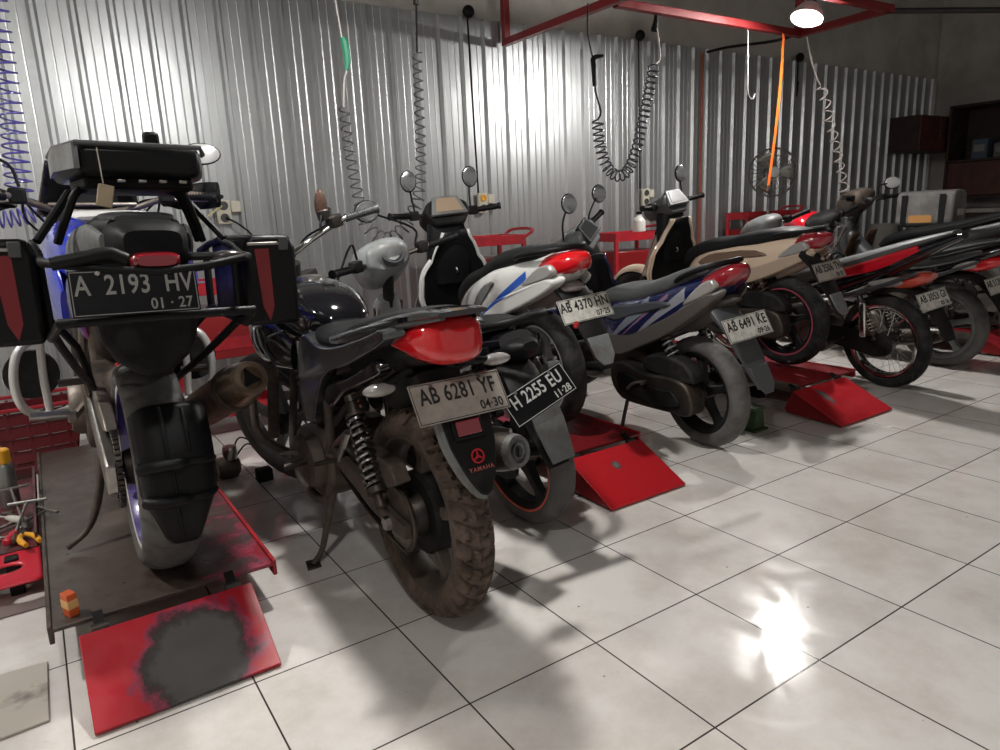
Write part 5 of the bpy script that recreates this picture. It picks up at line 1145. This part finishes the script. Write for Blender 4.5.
MB().tube([(6.6-.14, 2.2, .87), (6.6, 2.13, .80), (6.6+.14, 2.2, .87)], .004, 6).build('bucket_handle', AL, bk_)
so_ = empty('stool', (6.6, 2.2, 0), label='dark stool under the grey bucket', cat_='stool')
MB().lathe([(.58, .01), (.58, .17), (.615, .17), (.615, .01)], (0, 0, 0), 'z', 28).build('seat', WD2, so_)
for i in range(4):
    a = PI/4+PI/2*i; MB().tube([(.12*math.cos(a), .12*math.sin(a), .58), (.17*math.cos(a), .17*math.sin(a), .008)], .014, 8, 1).build('leg', WD2, so_)
# bag on the far bike, carton on the far lift
bg = empty('luggage_bag', (5.24, 1.12, .908), (0, 0, R(-80)), 'dusty grey luggage bag strapped on a bike seat near the far wall', 'bag')
BM = mat('dusty_grey_fabric', (.15, .145, .14), .8, dirt=(.09, .085, .08), ds=6)
bo = MB().prism([(-.15, 0), (.15, 0), (.175, .08), (.16, .22), (.12, .265), (-.12, .265), (-.165, .22), (-.175, .08)], -.20, .20, 'x', 2).build('bag_body', BM, bg, bevel=.025, seg=3)
MB().prism([(-.02, .02), (.02, .02), (.02, .24), (-.02, .24)], -.182, -.170, 'y').build('buckle_strap', BP, bo, xf=X4.Translation((-.14, 0, 0)))
MB().prism([(-.02, .02), (.02, .02), (.02, .24), (-.02, .24)], -.182, -.170, 'y').build('buckle_strap', BP, bo, xf=X4.Translation((.12, 0, 0)))
MB().prism([(-.10, .03), (.06, .03), (.06, .085), (-.10, .085)], -.184, -.174, 'y').build('badge', mat('ochre_patch', (.42, .20, .05), .6), bo)
MB().box((.202, 0, .10), (.012, .16, .05)).build('side_patch', mat('pale_patch', (.4, .35, .3), .7), bo, bevel=.004)
cx_ = single('carton', mat('ochre_carton', (.50, .27, .08), .6), MB().box((0, 0, .05), (.18, .12, .085)), 'ochre and blue carton on the far red lift', 'carton', bevel=.003)
cx_.location = (5.255, .69, .146)
MB().box((.045, -.062, .05), (.09, .006, .075)).build('blue_print', mat('blue_print', (.03, .16, .34), .5), cx_)
# ---------------------------------------------------------------- the bikes
tourer((-.505, .556, .15), -2, 0, 'blue touring motorcycle with black panniers standing on the worn lift')
naked((.14, .035, 0), .5, 0, 'black naked motorcycle with dusty knobbly tyre and plate AB 6281 YF')
underbone((.735, .358, 0), 7, 0, dict(label='grey underbone motorcycle with black plate leaning behind the black naked bike', body=BG, spine=LG, seat=VIN, hcover=LG, shield=LG, fcover=LG, ffender=LG,
    steer=8, stripe=mat('orange_rim_tape', (.62, .07, .03), .45), R=.285, w=.10, ty=TYG, tread='zig', exh=DM, plate=('H 2255 EU', '11·28', PK, IW), proll=-13, px=-.10, py=-.32, pz=.60, ptilt=30, flap=GP, exy=-.06, fx=-.075, fy=-.315, fz=.495, gy=.06, railo=(.17, -.03), railr=.015, tlyz=(-.02, .66), slens=BP,
    seat_secs=[(.66, .605, .06, .03), (.58, .655, .095, .045), (.42, .70, .115, .045), (.25, .725, .12, .042), (.10, .75, .11, .035), (-.02, .775, .07, .014)],
    tail=[(.58, .52, .09, .09), (.42, .58, .115, .10), (.22, .63, .12, .085), (.05, .68, .10, .06), (-.08, .72, .07, .035)], look=(-.4, -1, .05),
    mir={1: ((-.05, .84, 1.20), (.055, .047)), -1: ((-.30, .82, .93), (.05, .032))}, dial=LG, dialrim=DG, barm=DM, railm=BP, lens=BP))
NB = (.007, .010, .055)
WB = stripes('white_body_decal', (.60, .60, .575), [(.447, .894, .602, .019, (.02, .09, .42), -.10, .40)], r=.25)
scooter((1.24, .85, .17), 5, 5, dict(label='white scooter with blue decal and plate AB 4370 HN on the red lift', body=WB, body2=WB, trim=GP, seat=VIN, inner=BP, edge=WHT, hcover=BPM, dash=GP, dial=mat('tan_dial', (.30, .22, .15), .4), lens=RL,
    plate=('AB 4370 HN', '07·25', PW, IK), rim=GP, stripe=mat('silver_rim_edge', (.55, .55, .53), .3, .6), guard=BPM, flap=GP, reflector=True, steer=-4, tz=-.055, ys=.9, sf=-.09, mx=.18, py=-.35, pz=.585, undertail=mat('pinkish_grey_plastic', (.26, .22, .21), .45), tread='zig', trimpoly=[(.43, .545), (.37, .545), (.20, .645), (.13, .70), (.22, .695), (.34, .64)]))
NV = stripes('navy_body_decal', NB, [(.55, .835, .62, .024, (.24, .25, .28), -.05, .36), (.55, .835, .70, .030, (.17, .19, .23), .18, .60), (.55, .835, .665, .010, (.20, .11, .18), .05, .5), (.55, .835, .57, .010, (.22, .22, .27), -.1, .3)], r=.22)
scooter((1.915, .500, 0), 6, 6, dict(label='navy scooter with grey decals and worn plate beside the red lift ramp', body=NV, body2=mat('bronze_grey_plastic', (.085, .076, .068), .4), trim=mat('slate_panel', (.06, .066, .075), .4), seat=VING, inner=BP, edge=NV, hcover=DG, dash=BPM, dial=mat('dull_dial', (.03, .032, .032), .8, spec=.05), lens=DRL,
    plate=('AB 6491 KE', '09·26', PW, IK), rim=BPM, guard=DG, flap=DG, steer=40, mir={-1: ((-.14, .87, 1.0), (-.10, .84, 1.20), (.045, .055)), 1: ((.14, 1.02, 1.0), (.29, 1.10, 1.215), (.045, .055))}, py=-.33, px=-.035, pz=.64, ys=.75, gy=.04, twin_shock=True, tz=.03, spring=GP, look=(-.3, -1, .05), ty=TYG, tread='zig', undertail=mat('bronze_grey_plastic', (.085, .076, .068), .4), ffender=NV))
CR = mat('cream_gold_paint', (.66, .51, .38), .25, coat=.6)
scooter((3.05, .85, .17), 4, 1, dict(label='cream scooter with long black seat on the lift with streaked ramp', body=CR, body2=mat('cream_plastic', (.40, .31, .24), .4), trim=mat('brown_trim', (.16, .10, .07), .4), seat=VIN, inner=BP, edge=CR, hcover=DG, dash=GP, dial=DG, lens=DRL,
    plate=('AB 2506 TN', '03·27', PG, IK), rim=BPM, stripe=mat('magenta_rim_tape', (.30, .05, .08), .45), guard=BPM, flap=GP, steer=6, tz=-.075, mx=.16, mirrors=1, undertail=mat('cream_plastic', (.40, .31, .24), .4), py=-.32, px=-.07, pz=.60, ys=.72, gy=.06, spring=RST, shield=AL))
underbone((3.58, .513, 0), 7, 8, dict(label='black motorcycle with red tail decal and wire spoke wheels', body=BG, cowl2=REDP, trim=GG, seat=VING, hcover=GP, shield=BG, steer=15, wstyle='wire', rim=CH, R=.29, w=.08, plate=('AB 3053 GI', '05·26', PW, IK),
    seat_secs=[(.70, .60, .05, .03), (.58, .665, .105, .05), (.40, .71, .125, .05), (.2, .765, .13, .045), (.0, .825, .125, .04), (-.2, .89, .10, .028), (-.42, .955, .04, .010)],
    decal=[(.36, .69, .006, .012, .118), (.16, .735, .010, .034, .122), (-.06, .80, .010, .036, .112), (-.26, .875, .006, .016, .082)],
    tail=[(.58, .54, .09, .09), (.42, .58, .115, .09), (.18, .675, .12, .08), (-.04, .76, .115, .065), (-.24, .845, .085, .045), (-.46, .935, .03, .018)], tlyz=(-.16, .66), lens=mat('amber_red_lens', (.40, .05, .03), .12, coat=1.0), slens=CL, py=-.30, pz=.575, chrome_guard=True, mirrors=False, dial=RST, dialrim=GP, ffender=BG, rail=False, spring=CH))
underbone((4.38, .56, 0), 5, 4, dict(label='black underbone bike with red nose parked beside the spoke wheeled bike', body=BG, seat=VIN, hcover=BPM, shield=BG, fcover=REDP, ffender=REDP, steer=22, rim=GP, ty=TYG, tread='zig', R=.285, w=.10, plate=('AB 5128 QZ', '08·25', PW, IK), mirrors=False, barm=CH, dial=BP, cowl2=GG, nose=REDP))
underbone((5.08, .72, .158), 4, 4, dict(label='rusty brown underbone bike with round mirror below the grey bag', body=DG, seat=VIN, tlyz=(-.14, .72), lens=mat('orange_red_lens', (.62, .10, .05), .15, coat=.8), hcover=BRN, shield=RST, steer=-8, rim=ALD, ty=TYG, tread='zig', plate=('AB 4477 FA', '02·26', PW, IK), mirrors=1, barm=CH, mir={1: ((.30, .84, 1.10), (.065, .05))}, mglass=MGB, look=(-.6, -1, .1)))

# ---------------------------------------------------------------- camera and world
cd = bpy.data.cameras.new('camera'); co = bpy.data.objects.new('camera', cd); COL.objects.link(co)
cd.sensor_width = 36; cd.lens = 697.485/1000*36; cd.clip_start = .02
r_, u_, f_ = V((.83014876, -.55578254, -.0442584)), V((.16027194, .16185212, .97371289)), V((.53400931, .81541993, -.22343768))
m = X4((r_, u_, -f_)).transposed().to_4x4(); m.translation = V((-.70811731, -1.6788955, 1.14000987)); co.matrix_world = m
SC.camera = co
W = bpy.data.worlds.new('world'); SC.world = W; W.use_nodes = True
W.node_tree.nodes['Background'].inputs[0].default_value = (1.0, .93, .88, 1); W.node_tree.nodes['Background'].inputs[1].default_value = .32
vs = SC.view_settings; vs.view_transform = 'Standard'; vs.look = 'None'; vs.gamma = 1; vs.exposure = 0; vs.use_curve_mapping = False
